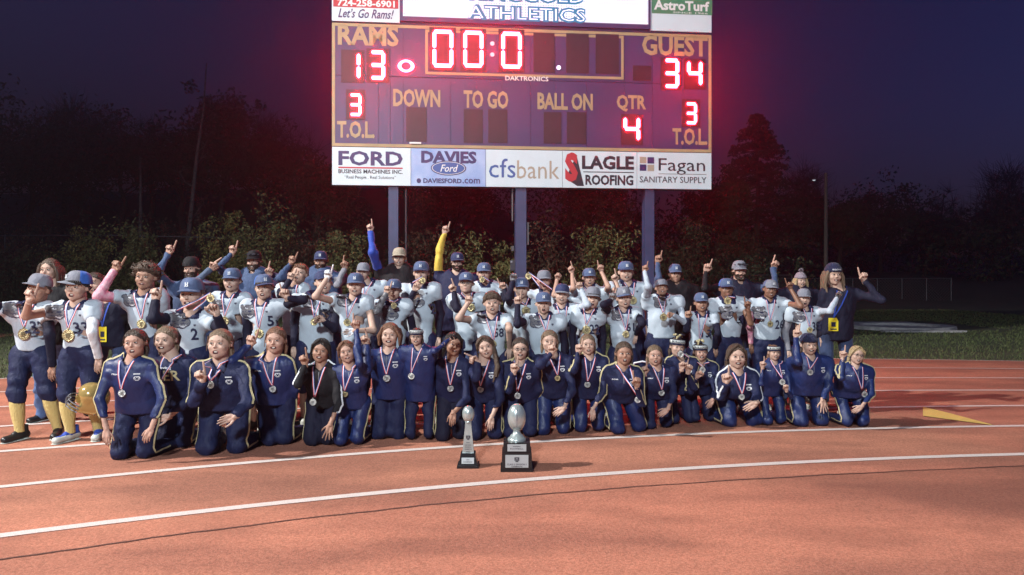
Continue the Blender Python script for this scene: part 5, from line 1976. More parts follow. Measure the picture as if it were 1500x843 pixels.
        if len(hat) > 1 and hat[1] == 'bow':
            mb = MB()
            for q_ in range(16):
                dv = rs.normal(size=3); dv[2] = abs(dv[2]); dv /= np.linalg.norm(dv)
                p0 = toh((0, .0, .53)); p1 = toh(np.array([0, 0, .53]) + dv * [.30, .2, .16]); p2 = p1 + rs.normal(0, .012, 3) + [0, 0, -.01]
                mb.tube([p0 - o, (p0 + p1) / 2 + [0, 0, .01] - o, p1 - o, p2 - o], [.004, .012, .012, .003], 5, caps=False, m=q_ % 2)
            mb.build("hair_bow", [CL['gold'], CL['darknavy']], bo, True)
    if beard == 'full':
        F4 = Field((-.35, -.5, -.62), (.35, .1, .05), .035)
        F4.cone((-.20, -.12, -.10), (-.13, -.24, -.36), .07, .09, .05)
        F4.cone((.20, -.12, -.10), (.13, -.24, -.36), .07, .09, .05)
        F4.cone((-.11, -.27, -.40), (.11, -.27, -.40), .09, .09, .05)
        F4.cone((-.10, -.34, -.205), (.10, -.34, -.205), .030, .030, .02)
        F4.cone((-.12, -.33, -.22), (-.11, -.31, -.36), .035, .05, .03)
        F4.cone((.12, -.33, -.22), (.11, -.31, -.36), .035, .05, .03)
        F4.folds(.01, 60, sd)
        V, Fq = F4.surf()
        link("beard", mesh_np("beard", toh(V) - o, [Fq], [hairm]), root)
    elif beard == 'goatee':
        F4 = Field((-.2, -.5, -.58), (.2, -.1, -.1), .03)
        F4.cone((-.06, -.30, -.43), (.06, -.30, -.43), .055, .055, .03)
        F4.cone((-.09, -.345, -.20), (.09, -.345, -.20), .025, .025, .02)
        for s_ in (-1, 1):
            F4.cone((s_ * .115, -.325, -.22), (s_ * .09, -.31, -.40), .025, .04, .02)
        V, Fq = F4.surf()
        link("beard", mesh_np("beard", toh(V) - o, [Fq], [hairm]), root)
    if extra and 'sunglasses' in extra:
        mb = MB()
        for s_ in (-1, 1):
            mb.box((s_ * .13, -.40, .40), (.17, .05, .085), 0)
        mb.box((0, -.41, .41), (.12, .03, .03), 0)
        for s_ in (-1, 1):
            mb.box((s_ * .30, -.25, .38), (.2, .03, .03), 0, rot=np.array(Matrix.Rotation(R_(-40 * s_ + 0), 3, 'Z')))
        V = np.concatenate(mb.V); F_ = np.concatenate(mb.F)
        link("sunglasses", mesh_np("sunglasses", toh(V) - o, [F_], [GLASSF], smooth=False), root)
    if glasses:
        mb = MB()
        for s_ in (-1, 1):
            aa = np.linspace(0, 2 * np.pi, 15)
            mb.tube(np.stack([s_ * .125 + .078 * np.cos(aa), np.full(15, -.405), .005 + .058 * np.sin(aa)], 1), .010, 4, caps=False)
            mb.tube([(s_ * .20, -.40, .02), (s_ * .33, -.25, .02), (s_ * .365, .02, .02)], .009, 4, caps=False)
        mb.tube([(-.05, -.41, .015), (0, -.42, .022), (.05, -.41, .015)], .010, 4, caps=False)
        V = np.concatenate(mb.V); F_ = np.concatenate(mb.F)
        link("glasses", mesh_np("glasses", toh(V) - o, [F_], [GLASSF], smooth=True), root)
    # ---- prints
    if num:
        n_, npx, npy, nw = num
        cx_ = (npx - 750) * s; cz_ = CAM_H - (npy - YH) * s
        print_text(n_, cx_, cz_, nw * s, nw * s * (.95 if len(n_) > 1 else 1.9), sf, NUM, root, o)
    if dog:
        print_bitmap(DOG, (dog[0] - 750) * s, CAM_H - (dog[1] - YH) * s, dog[2] * s, sf, [NUM, DOGL, DOGW], root, o, "bulldog_print", flip=len(dog) > 3)
    if player:
        bx_ = nx + tr * .42
        print_bitmap(["+####+", "#o##o#", "######", ".####.", "..##.."], bx_, SZ - .045 * kidu, .022, sf, [NUM, DOGL, DOGW], root, o, "shield_patch")
        # dark yoke panel at the neck
        yk = []
    if kneel and logo:
        lx = nx + tr * .45; lz = SZ - .085 * kidu
        print_bitmap([".######.", "#oooooo#", "oo#oo#oo", "oo####oo", "o#o##o#o", ".o####o.", "..oooo.."], lx, lz, .045 * kidu, sf, [CL['navy'], CL['white'], CL['stripe']], root, o, "chest_emblem")
        print_bitmap(["oooooooooo", "oooooooooo"], lx - .002, lz + .032 * kidu, .045 * kidu, sf, [CL['navy'], CL['white'], CL['stripe']], root, o, "chest_emblem")
    if name:
        print_text(name, nx - tr * .45, SZ - .055 * kidu, .058 * kidu, .012 * kidu, sf, CL['white'], root, o, "name_lettering")
    for (t_, x_, y_, w_, h_, m_) in prints:
        print_text(t_, (x_ - 750) * s, CAM_H - (y_ - YH) * s, w_ * s, h_ * s, sf, CL[m_], root, o, 'printed_lettering')
    if kneel:
        # zip
        zz = [sf.front(nx, z, .003) for z in np.linspace(SZ + .0, SZ - .09, 6)]
        strip(zz, .005, [CL['grey']], "zip", root, o)
    if piping:
        for side in (-1, 1):
            A, E, H = arms[side][:3]
            outw = np.array([side, 0, 0])
            pth = [N + [side * nr * 1.3, -.01, .0]] + [N * (1 - t) + A * t + [0, -.015, .09] for t in (.35, .7)] + [A + [side * .02, -.035, .09]]
            pth += [A * (1 - t) + E * t + outw * .08 + [0, -.055, .03 * (1 - t)] for t in (.1, .3, .5, .7, .9, 1.0)]
            if piping != 'short':
                pth += [E * (1 - t) + H * t + outw * .07 + [0, -.05, 0] for t in (.2, .4, .6, .8)]
            pth = np.array(pth)
            # finer path, then snapped to the cloth
            tt = np.linspace(0, len(pth) - 1, 34)
            pf = np.stack([np.interp(tt, np.arange(len(pth)), pth[:, k_]) for k_ in range(3)], 1)
            pf = np.array([sf.near(p, .004) for p in pf])
            strip(pf, .015 * kidu, [CL['stripe'] if piping == 'white' else CL['gold']], "piping", root, o, side=(side * .6, -.8, .2))
    if kneel:
        for q_, side in enumerate((-1, 1)):
            hj, kp, an, ft = legs[q_]
            pth = np.array([hj + [side * .12, -.02, 0], (hj + kp) / 2 + [side * .11, -.03, 0], kp + [side * .09, -.03, .03], kp + [side * .09, .0, -.03], (kp + an) / 2 + [side * .08, 0, 0]])
            tt = np.linspace(0, 4, 16)
            pf = np.stack([np.interp(tt, np.arange(5), pth[:, k_]) for k_ in range(3)], 1)
            pf = np.array([lsf.near(p, .004) for p in pf])
            strip(pf, .013 * kidu, [CL['gold']], "trouser_piping", root, o, side=(side * .7, -.7, .1))
    # ---- medal round the neck
    if medal:
        mx, my, mk = medal[:3]
        held = medal[3] if len(medal) > 3 else None
        cx_ = (mx - 750) * s; cz_ = CAM_H - (my - YH) * s
        msc = (1.3 if mk == 'g' else .88) * (medal[4] if len(medal) > 4 else 1.0)
        if held is None:
            mp = sf.front(cx_, cz_, .012)
        else:
            mp = px(mx, my, Y + held)
        mo = link("medal", medal_mesh(mk), root, tuple(mp - o))
        mo.scale = (msc,) * 3
        topp = mp + [0, 0, .04 * msc]
        for side, order in ((-1, [RIBB, RIBW, RIBR]), (1, [RIBR, RIBW, RIBB])):
            start = N + np.array([side * nr * 1.05, -.01, .028])
            path = []
            for t in np.linspace(0, 1, 9):
                p = start * (1 - t) + topp * t
                if held is None:
                    y_ = sf.front(p[0], p[2], .007)[1]
                    p = np.array([p[0], min(y_, mp[1] + .05 if t > .6 else y_), p[2]])
                    if t == 0:
                        p[1] = start[1]
                else:
                    f_ = sf.front(p[0], p[2], .007)[1]
                    p[1] = min(p[1], f_)
                path.append(p)
            strip(path, .017 * min(kidu, 1.1), order, "ribbon", mo, mp)
            # the ribbon is a child of the medal: undo the medal's scale
        for ch in mo.children:
            ch.scale = (1 / msc,) * 3
    if lanyard:
        mp = sf.front((lanyard[0] - 750) * s, CAM_H - (lanyard[1] - YH) * s, .012)
        mb = MB(); wv, hvv_ = lanyard[2] * s / 2, lanyard[3] * s / 2
        mb.box((0, 0, 0), (wv * 2, .004, hvv_ * 2), 0)
        mb.box((0, -.003, 0.002), (wv * .9, .002, hvv_ * .7), 1)
        mb.box((0, -.003, -hvv_ * .7), (wv * 1.3, .002, hvv_ * .16), 1)
        co = mb.build("badge_card", [BADGE, NUM], root, loc=tuple(mp - o))
        for side in (-1, 1):
            start = N + np.array([side * nr * 1.05, -.02, .02])
            path = [start * (1 - t) + (mp + [0, 0, hvv_]) * t for t in np.linspace(0, 1, 8)]
            path = [start] + [np.array([p[0], sf.front(p[0], p[2], .007)[1], p[2]]) for p in path[1:]]
            strip(path, .014, [CL['royal']], "lanyard", co, mp)
    return dict(root=root, o=o, surf=sf, arms=arms, wrist=wristp, s=s, N=N, P=P, nx=nx, tr=tr, hs=hs)

# ------------------------------------------------------------------ who stands and kneels where (picture positions of head and hands, depth in metres)
KG, PG, AG = "cheerleaders kneeling in the front row", "football players standing in grey jerseys", "adults standing behind the team"
CG = ('cap', ('capgrey', 'capblue'), 'capgrey', 'stripe')
CB = ('cap', ('capblue', 'capbright'), 'capnavy', 'stripe')
CN = ('cap', ('capblue', 'capblue'), 'capblue', 'stripe')
CD = ('cap', ('capgrey', 'capgrey'), 'capgrey', None)
CV = ('cap', ('capnavy', 'capnavy'), 'capnavy', 'stripe')

def girl(label, *a, **k): return person(label, *a, kind='girl', group=KG, **k)
def boy(label, *a, **k):
    k.setdefault('neckm', 'navy')
    return person(label, *a, kind='player', group=PG, **k)
def adult(label, *a, **k):
    k.setdefault('legm', 'jeans')
    return person(label, *a, kind='adult', group=AG, **k)

# --- kneeling front row
girl("kneeling laughing girl in a navy jacket with broad gold piping, first of the front row", 198, 481, 522, 5.80, w=79, bx=191, tx=192,
     R=(156, 630, -.10, 'rest', 146, 585, 157, 645), L=(222, 628, -.12, 'rest', 238, 584, 214, 645), skin='rosy', hair='dark', mouth='open', yaw=5, roll=-4,
     medal=(184, 575, 's'), topm='satin', legm='navy', piping='gold', name='STELLA', b=1.0, knee=((172, 678), (210, 676)))
girl("kneeling girl in a navy sweatshirt with big gold letters", 243, 477, 518, 6.12, w=66, bx=254, L=(247, 611, -.16, 'rest', 285, 580, 234, 613), R=None,
     skin='fair', hair='light', mouth='grin', yaw=-4, medal=(239, 567, 's'), topm='navy', legm='navy', b=1.0, knee=((235, 663), (262, 660)), logo=False, hipx=256, prints=(('Loving', 247, 538, 20, 5, 'white'), ('ER', 257, 549, 22, 15, 'gold')))
girl("kneeling heavyset girl holding one finger up beside her chest", 322, 481, 525, 6.0, w=86, bx=322, R=(296, 560, -.28, 'point', 287, 588, 294, 533),
     L=(345, 610, -.24, 'rest', 364, 590, 322, 617), skin='fair', hair='light', mouth='open', yaw=-3, pitch=4, medal=(320.5, 560, 's'), topm='navy', legm='navy',
     b=1.2, piping='short', name='MONICA', knee=((300, 671), (345, 668)))
girl("kneeling girl in shiny navy jacket holding a raised hand beside the number 5 boy's medal", 404, 478, 518, 6.25, w=70, bx=396, R=(366, 506, -.12, 'point', 352, 526, 374, 484),
     L=None, skin='rosy', hair='red', mouth='grin', yaw=2, medal=(402, 569, 's'), topm='satin', legm='navy', piping='short', name='MIA', knee=((392, 658), (416, 656)), b=.95)
girl("kneeling dark-haired girl in a black jacket with white sleeve stripes", 470, 495, 531, 6.32, w=58, bx=470, R=(447, 534, -.20, 'point', 443, 560, 444, 512),
     L=(484, 622, -.16, 'spread', 496, 590, 480, 643), skin='tan', hair='black', style='parted', mouth='grin', yaw=5, roll=5, medal=(464, 586, 's'), topm='black', legm='darknavy',
     piping='white', logo=False, knee=((456, 658), (482, 656)))
girl("kneeling girl reaching one arm straight up, with a golden medal", 508, 498, 532, 6.30, w=52, bx=513, R=None,
     L=(522, 482, -.08, 'point', 532, 530, 523, 456), skin='rosy', hair='red', style='parted', mouth='smile', roll=-12, yaw=8, medal=(506, 577, 'g', None, .62), topm='satin', legm='satin',
     name=None, knee=((497, 659), (522, 657)), b=.9)
girl("kneeling girl with long reddish hair and the brightest silver medal", 571, 472, 508, 6.48, w=58, bx=568, R=(537, 505, -.10, 'point', 541, 540, 531, 484),
     L=None, skin='fair', hair='red', style='bob', mouth='grin', medal=(568, 553, 's', None, 1.1), topm='satin', legm='navy', knee=((554, 648), (580, 647)), b=1.1)
girl("kneeling girl in knit headband and glasses stretching one mittened arm out", 610, 478, 506, 6.45, w=52, bx=613, R=None,
     L=(661, 496, -.12, 'fist', 640, 512, 676, 487, 'black'), skin='fair', hair='dark', mouth='grin', glasses=True, hat=('band',), medal=(603, 551, 's'), topm='satin', legm='navy',
     knee=((600, 650), (627, 650)), b=.9)
girl("kneeling dark-haired girl half hidden behind the black mitten", 664, 486, 521, 6.55, w=50, bx=662, R=None, L=(664, 605, -.20, 'rest', 684, 585, 662, 628),
     skin='tan', hair='black', style='parted', mouth='smile', yaw=20, roll=6, medal=(660, 569, 's'), topm='navy', legm='darknavy', knee=((648, 650), (673, 648)), b=.9)
girl("kneeling long-haired girl tilting her head, ponytail over her shoulder, behind the slim trophy", 711, 491, 525, 6.62, w=54, bx=708,
     R=(700, 531, -.22, 'point', 697, 552, 682, 523), L=(720, 612, -.18, 'rest', 732, 585, 718, 634), skin='fair', hair='brown', style='parted', mouth='smile', roll=-14,
     extra=('sidetail',), medal=(704, 570, 's'), topm='navy', legm='navy', knee=((695, 650), (724, 648)))
girl("kneeling girl in glasses with gold shoulder piping behind the football trophy", 762, 494, 527, 6.70, w=56, bx=762, R=(753, 545, -.22, 'point', 745, 572, 754, 522),
     L=None, skin='fair', hair='dark', mouth='grin', glasses=True, medal=(758, 577, 's'), topm='navy', legm='navy', piping='gold', knee=((749, 647), (777, 645)))
girl("kneeling girl hiding her mouth behind a raised finger, with a bronze-gold medal", 805, 483, 516, 6.74, w=56, bx=811, R=(808, 518, -.26, 'point', 792, 532, 807, 493),
     L=(826, 598, -.18, 'rest', 838, 572, 813, 607), skin='fair', hair='light', mouth='grin', medal=(816, 553, 'g', None, .6), topm='navy', legm='satin', knee=((795, 642), (825, 640)))
girl("kneeling fair girl cheering with her finger raised by her ear", 861, 489, 519, 6.82, w=54, bx=864, R=(847, 516, -.16, 'point', 839, 540, 850, 488),
     L=(868, 600, -.16, 'rest', 884, 575, 869, 620), skin='fair', hair='light', mouth='open', roll=-3, medal=(860, 563, 's'), topm='navy', legm='satin', piping='gold', knee=((851, 638), (877, 637)))
girl("kneeling girl with tongue-out grin, one trouser leg turned out showing its gold curve", 914, 500, 534, 6.76, w=56, bx=912, R=None,
     L=(933, 566, -.24, 'point', 940, 592, 931, 536), skin='tan', hair='brown', mouth='open', medal=(929, 581, 's'), topm='navy', legm='satin', piping='gold', name='ROSA', knee=((905, 641), (937, 637)))
girl("kneeling girl with round laughing face between the trouser curve and the headbands", 959, 505, 535, 7.02, w=54, bx=963, R=(944, 548, -.16, 'point', 940, 575, 942, 524),
     L=(978, 600, -.20, 'rest', 986, 580, 964, 610), skin='rosy', hair='light', mouth='open', medal=(968, 575, 's'), topm='navy', legm='navy', name='EMILY', knee=((952, 633), (977, 631)))
girl("kneeling girl in knit headband with bow biting at her medal", 992, 492, 522, 7.25, w=48, bx=998, R=(999, 541, -.26, 'grip', 984, 552, 998, 524),
     L=(1008, 545, -.22, 'point', 1016, 568, 1012, 524), skin='fair', hair='brown', mouth='open', yaw=6, roll=6, hat=('band', 'bow'), medal=(997, 519, 's', -.27), topm='navy', legm='navy', piping='gold', knee=((988, 626), (1011, 624)))
girl("kneeling girl in knit headband holding her medal up to her chest", 1026, 500, 529, 7.28, w=48, bx=1027, R=(1021, 553, -.22, 'grip', 1010, 572, 1026, 538),
     L=(1044, 585, -.18, 'rest', 1048, 570, 1036, 600), skin='rosy', hair='dark', mouth='grin', hat=('band', 'bow'), medal=(1029, 542, 's', -.25), topm='navy', legm='navy', piping='short', knee=((1018, 624), (1042, 622)))
girl("kneeling girl with open brown hair in an unzipped jacket with pale sleeve wave", 1079, 503, 540, 7.14, w=60, bx=1080, R=(1064, 561, -.24, 'point', 1056, 583, 1061, 534),
     L=(1108, 590, -.20, 'rest', 1110, 582, 1090, 601), skin='fair', hair='brown', style='parted', mouth='grin', yaw=-4, medal=(1083, 580, 's'), topm='navy', legm='satin', piping='white', knee=((1070, 629), (1106, 627)), logo=True)
girl("small kneeling girl in a pale knit headband gripping her medal", 1134, 503, 528, 7.18, w=46, bx=1134, R=(1117, 538, -.12, 'point', 1113, 562, 1115, 519),
     L=(1152, 572, -.20, 'grip', 1158, 580, 1148, 556), skin='fair', hair='red', mouth='grin', hat=('band',), medal=(1146, 560, 's', -.22), topm='satin', legm='satin', name='TALIA', knee=((1126, 628), (1147, 627)), b=.9)
girl("kneeling child in a plain navy beanie, arm up and fingers spread on the thigh", 1185, 488, 520, 7.12, w=64, bx=1187, R=(1166, 494, -.06, 'point', 1160, 528, 1168, 458),
     L=(1205, 586, -.16, 'spread', 1214, 565, 1210, 616), skin='fair', hair='dark', mouth='grin', hat=('beanie', 'beanie'), medal=(1181, 544, 's'), topm='satin', legm='satin', b=1.15, knee=((1175, 629), (1205, 628)), hipx=1188)
girl("kneeling blond girl in glasses at the free end of the front row", 1255, 506, 533, 7.10, w=56, bx=1252, R=(1234, 524, -.12, 'point', 1224, 552, 1233, 504),
     L=(1262, 596, -.20, 'rest', 1276, 578, 1246, 606), skin='fair', hair='blond', style='parted', mouth='open', glasses=True, roll=8, medal=(1257, 575, 's'), topm='satin', legm='satin', piping='gold', name='LUCY', knee=((1244, 630), (1268, 630)))

# --- the team
boy("football player numbered 32 in a grey cap, standing in black cleats at the end", 56, 401, 443, 6.62, w=72, bx=42, R=(-16, 455, 0, 'fist', 4, 447, -22, 450),
    L=(77, 537, -.04, 'rest', 80, 490, 76, 560), skin='tan', hair='dark', style='short', mouth='shout', roll=10, pitch=6, hat=CD, cyaw=-10, medal=(43, 489, 'g', None, 1.25), num=("32", 59, 479, 19),
    dog=(29, 454, 30), sleeve='darknavy', b=1.12, socks=True, feet=((22, 651), (78, 646)), hem=514, hipx=42, legm='navy')
boy("football player numbered 33 with his blue cap askew and a white arm sleeve", 113, 397, 441, 6.50, w=69, bx=112, R=(43, 441, -.32, 'point', 38, 463, 56, 407),
    L=(145, 525, -.02, 'rest', 147, 485, 143, 552), skin='fair', hair='black', style='fringe', mouth='open', roll=6, hat=('cap', ('capgrey', 'capbright'), 'capgrey', 'stripe'), cyaw=-42,
    medal=(107, 491, 'g', None, 1.25), num=("33", 123, 480, 18), dog=(90, 457, 28), sleeve='bare', sleeveL='white', socks=True, feet=((97, 652), (138, 648)), hem=513, hipx=113,
    extra=('blueshoe',), legm='navy')
boy("curly-haired player numbered 12 in a pink camouflage sleeve", 214, 386, 425, 7.25, w=68, bx=210, R=(168, 396, -.05, 'point', 156, 434, 186, 366), L=None,
    skin='tan', hair='brown', style='curly', mouth='smile', roll=4, medal=(213, 474, 'g'), num=("12", 231, 464, 16), dog=(197, 440, 24), sleeve='pink', legm='navy')
boy("small player in blue cap raising a finger while he lifts his medal beside his cheek", 281, 407, 454, 6.92, w=64, bx=279, R=(228, 440, -.16, 'point', 237, 466, 234, 405),
    L=(318, 462, -.18, 'grip', 325, 482, 311, 441), skin='fair', hair='brown', style='short', mouth='grin', yaw=-3, hat=CN, medal=(308, 437, 'g', -.2, .9), num=("2", 289, 489, 9),
    dog=(271, 469, 30), sleeve='darknavy', hem=520)
boy("smiling player in a heather blue cap standing behind the one lifting his medal", 340, 393, 428, 7.30, w=60, bx=338, R=None, L=None, skin='fair', hair='brown', style='short', mouth='grin',
    hat=CN, medal=(333, 470, 'g'), dog=(325, 448, 24), sleeve='navy')
boy("shouting player numbered 5 with a blue cap turned aside", 387, 402, 439, 6.95, w=62, bx=384, R=None, L=(420, 437, -.16, 'point', 444, 440, 415, 413), skin='fair', hair='dark', style='fringe',
    mouth='open', hat=CB, cyaw=28, medal=(383, 488, 'g'), num=("5", 399, 470, 8), dog=(366, 456, 26), sleeve='darknavy', roll=-4)
boy("bare-headed red-haired player with head thrown back", 439, 386, 415, 7.55, w=52, bx=428, R=(424, 410, -.1, 'point', 419, 432, 432, 392), L=None, skin='fair', hair='red', style='short',
    mouth='shout', roll=12, pitch=10, medal=(434, 456, 'g'), sleeve='darknavy')
boy("stout player numbered 59 looking away under a dark blue cap", 474, 397, 430, 7.15, w=74, bx=462, R=None, L=(474, 470, -.24, 'grip', 490, 482, 462, 462), skin='fair', hair='brown', style='short',
    mouth='open', yaw=24, pitch=12, hat=CV, cyaw=10, medal=(460, 472, 'g', -.24, .8), num=("59", 482, 460, 16), dog=(455, 441, 24), sleeve='darknavy', b=1.35)
boy("bare-armed player with pale receiver gloves, one glove raised above his shoulder", 521, 400, 434, 6.95, w=60, bx=517, R=(479, 408, -.18, 'point', 467, 434, 486, 382, 'white'),
    L=(520, 485, -.24, 'rest', 547, 484, 496, 487, 'white'), skin='fair', hair='brown', style='short', mouth='grin', yaw=3, hat=CN, medal=(511, 472, 'g', None, .8), dog=(506, 440, 24), sleeve='bare')
boy("player in a flat grey cap peering over the gloved boy's shoulder", 532, 385, 412, 7.65, w=56, bx=540, R=None, L=None, skin='fair', hair='dark', style='short', mouth='grin', hat=CD,
    medal=(536, 440, 'g'), sleeve='navy', roll=4)
boy("small player with cap pushed up holding his medal ribbon in his teeth", 577, 409, 440, 7.15, w=54, bx=576, R=(566, 430, -.16, 'point', 556, 455, 571, 411), L=None, skin='fair', hair='brown',
    style='short', mouth='smile', hat=CB, medal=(577, 448, 'g', -.15, .7), dog=(573, 459, 28), sleeve='pad', sleeveL='darknavy')
boy("player numbered 2 in a bright blue cap biting his medal", 617, 383, 415, 7.5, w=58, bx=615, R=(607, 426, -.18, 'grip', 597, 453, 615, 409), L=None, skin='fair', hair='dark', style='short',
    mouth='closed', hat=CB, medal=(619, 411, 'g', -.17, .75), num=("2", 636, 452, 8), dog=(612, 441, 26), sleeve='darknavy')
boy("player in glasses and a blue cap with a finger raised by his shoulder", 683, 399, 430, 7.45, w=56, bx=684, R=(665, 428, -.14, 'point', 671, 452, 655, 403), L=None, skin='fair', hair='dark',
    style='short', mouth='closed', glasses=True, hat=CB, sleeve='darknavy', yaw=-5, pitch=6, medal=(690, 450, 'g'))
boy("player in an upright blue cap with a medal between his teeth, finger up beside him", 709, 385, 414, 7.8, w=60, bx=711, R=None, L=(739, 424, -.12, 'point', 745, 448, 729, 400), skin='rosy', hair='brown',
    style='short', mouth='grin', hat=CN, medal=(706, 410, 'g', -.17, .7), sleeve='darknavy')
boy("bare-headed brown-haired player numbered 58 shaking his bare fist", 721, 427, 460, 7.08, w=60, bx=720, R=(685, 445, -.2, 'fist', 673, 466, 689, 428), L=(746, 510, -.02, 'rest', 746, 480, 748, 530),
    skin='fair', hair='brown', style='fringe', mouth='open', roll=-4, medal=(723, 503, 'g', None, .7), num=("58", 731, 487, 14), dog=(708, 466, 20), sleeve='bare')
boy("player in a pale blue cap half behind a pointing hand, holding a phone overhead", 764, 407, 438, 7.5, w=50, bx=766, R=(751, 412, -.05, 'grip', 745, 436, 752, 390, 'pad'), L=None, skin='fair', hair='dark',
    style='short', mouth='smile', hat=CN, sleeve='darknavy', medal=(770, 455, 'g'))
boy("shouting player in blue cap pointing up across the boy with the phone", 796, 428, 460, 7.18, w=62, bx=797, R=(758, 446, -.1, 'point', 758, 474, 760, 418), L=None, skin='fair', hair='brown',
    style='short', mouth='shout', hat=CN, medal=(799, 492, 'g'), dog=(786, 471, 24), sleeve='darknavy')
boy("player in a maroon-grey cap dangling his medal by its ribbon", 797, 396, 425, 7.95, w=56, bx=800, R=None, L=(816, 410, -.1, 'fist', 811, 432, 824, 389), skin='rosy', hair='dark', style='short',
    mouth='open', hat=('cap', ('capgrey', 'capgrey'), 'capgrey', None), medal=(774, 405, 'g', -.1, .8), sleeve='bare')
boy("player numbered 4 in a dark cap with a long pale sleeve lifted", 823, 416, 446, 7.4, w=54, bx=822, R=None, L=(851, 424, -.05, 'point', 858, 446, 843, 401), skin='fair', hair='black', style='short',
    mouth='grin', roll=6, hat=('cap', ('capnavy', 'capnavy'), 'capgrey', None), medal=(826, 490, 'g'), num=("4", 833, 475, 9), sleeve='darknavy', sleeveL='icy')
boy("player in a blue cap with both bare forearms raised, fingers near his face", 863, 393, 420, 7.85, w=62, bx=862, R=(838, 400, -.06, 'point', 838, 422, 829, 374), L=(881, 398, -.06, 'point', 888, 420, 877, 372),
    skin='rosy', hair='brown', style='short', mouth='open', hat=CN, sleeve='bare', medal=(862, 450, 'g'))
boy("dark-haired player numbered 22 leaning into the row", 868, 420, 452, 7.28, w=48, bx=862, R=None, L=None, skin='fair', hair='black', style='fringe', mouth='shout', roll=6, hat=CD,
    medal=(858, 483, 'g'), num=("22", 870, 482, 15), sleeve='darknavy')
boy("tall player in a bright blue cap standing over the number 61", 917, 383, 413, 7.9, w=62, bx=920, R=(902, 413, -.1, 'point', 904, 432, 894, 388), L=None, skin='fair', hair='brown', style='short',
    mouth='grin', hat=CB, medal=(925, 440, 'g'), sleeve='bare', b=1.2)
boy("player numbered 61 in a cap and one camouflage glove", 914, 420, 451, 7.35, w=52, bx=913, R=(895, 440, -.16, 'point', 882, 446, 903, 410, 'pad'), L=(931, 490, 0, 'rest', 937, 472, 927, 510), skin='fair',
    hair='brown', style='short', mouth='open', roll=-8, hat=('cap', ('capgrey', 'capgrey'), 'capblue', 'stripe'), medal=(915, 489, 'g', None, .8), num=("61", 922, 479, 13), dog=(903, 462, 20), sleeve='darknavy')
boy("player in long pale sleeves, one arm straight up, squeezing his medal", 969, 409, 434, 7.7, w=58, bx=970, R=(944, 398, -.03, 'point', 945, 420, 947, 371), L=(985, 461, -.22, 'grip', 1002, 472, 972, 461),
    skin='tan', hair='dark', style='short', mouth='grin', pitch=12, hat=('cap', ('capgrey', 'capgrey'), 'capgrey', None), medal=(972, 465, 'g', -.22, .9), dog=(966, 443, 22), sleeve='icy', b=1.15, hem=496)
boy("small player numbered 13 in a pale blue cap", 1027, 429, 457, 7.75, w=50, bx=1028, R=(1007, 466, -.16, 'point', 1002, 482, 1008, 446), L=(1048, 510, 0, 'rest', 1047, 488, 1048, 525), skin='tan', hair='dark', style='short',
    mouth='grin', hat=CN, medal=(1023, 500, 'g', None, .6), num=("13", 1032, 488, 13), sleeve='darknavy')
boy("player numbered 31 kissing his medal, bare forearm up", 1064, 408, 437, 7.8, w=56, bx=1066, R=(1056, 507, 0, 'rest', 1050, 482, 1058, 526), L=(1096, 452, -.2, 'point', 1098, 474, 1092, 427), skin='brown', hair='black',
    style='short', mouth='closed', hat=CB, medal=(1066, 441, 'g', -.17, .9), num=("31", 1084, 468, 13), dog=(1062, 458, 24), sleeve='bare', hem=495)
boy("player numbered 26 yelling with his finger up, one floral pink sleeve", 1128, 410, 437, 7.8, w=58, bx=1126, R=(1100, 505, 0, 'rest', 1098, 480, 1101, 524), L=(1158, 423, -.08, 'point', 1164, 448, 1149, 397), skin='brown', hair='black',
    style='short', mouth='open', roll=6, hat=('cap', ('capgrey', 'capblue'), 'capgrey', 'stripe'), cyaw=12, medal=(1124, 474, 'g', None, .7), num=("26", 1139, 475, 14), dog=(1110, 458, 24), sleeve='floral', sleeveL='bare', b=1.1, hem=498)
boy("player numbered 38 stretching a pale sleeve and black glove across the woman beside him", 1177, 423, 450, 7.7, w=50, bx=1180, R=None, L=(1226, 437, -.12, 'grip', 1206, 455, 1236, 414, 'pad'), skin='fair', hair='brown', style='short',
    mouth='shout', roll=5, hat=CD, medal=(1182, 483, 'g', None, .7), num=("38", 1193, 478, 14), dog=(1168, 464, 20), sleeve='grey', sleeveL='icy')

# --- adults behind
adult("woman with wavy brown hair smiling over the players at the end", 73, 378, 413, 7.25, w=66, bx=78, skin='fair', hair='brown', style='long', mouth='smile', topm='black', sleeve='black', legm='jeanslight', feet=((56, 622), (88, 620)))
adult("woman leaning in between two players with a yellow card round her neck", 140, 398, 434, 7.75, w=64, bx=158, skin='rosy', hair='dark', style='back', mouth='smile', roll=-18, topm='darknavy', sleeve='black', lanyard=(158, 489, 12, 22))
CA1 = adult("bearded coach with a backward dark cap and both arms out", 281, 376, 410, 8.15, w=74, bx=283, R=(247, 372, -.05, 'point', 240, 402, 260, 340), L=(309, 394, -.25, 'point', 289, 418, 333, 379), skin='rosy', hair='dark', style='short',
    mouth='smile', beard='full', hat=('cap', ('black', 'black'), 'black', None), cyaw=175, topm='coachblue', sleeve='coachblue', sleeveL='slate', yaw=-4)
adult("coach with a goatee and black visor cap, finger raised high", 372, 367, 398, 8.2, w=78, bx=372, R=(340, 372, -.05, 'point', 328, 392, 349, 336), L=(394, 404, -.1, 'point', 404, 425, 403, 377), skin='rosy', hair='dark', style='short', mouth='grin',
    beard='goatee', hat=('cap', ('black', 'black'), 'black', None), topm='coachblue', sleeve='coachblue', extra=('sunglasses',), jaw=1.1)
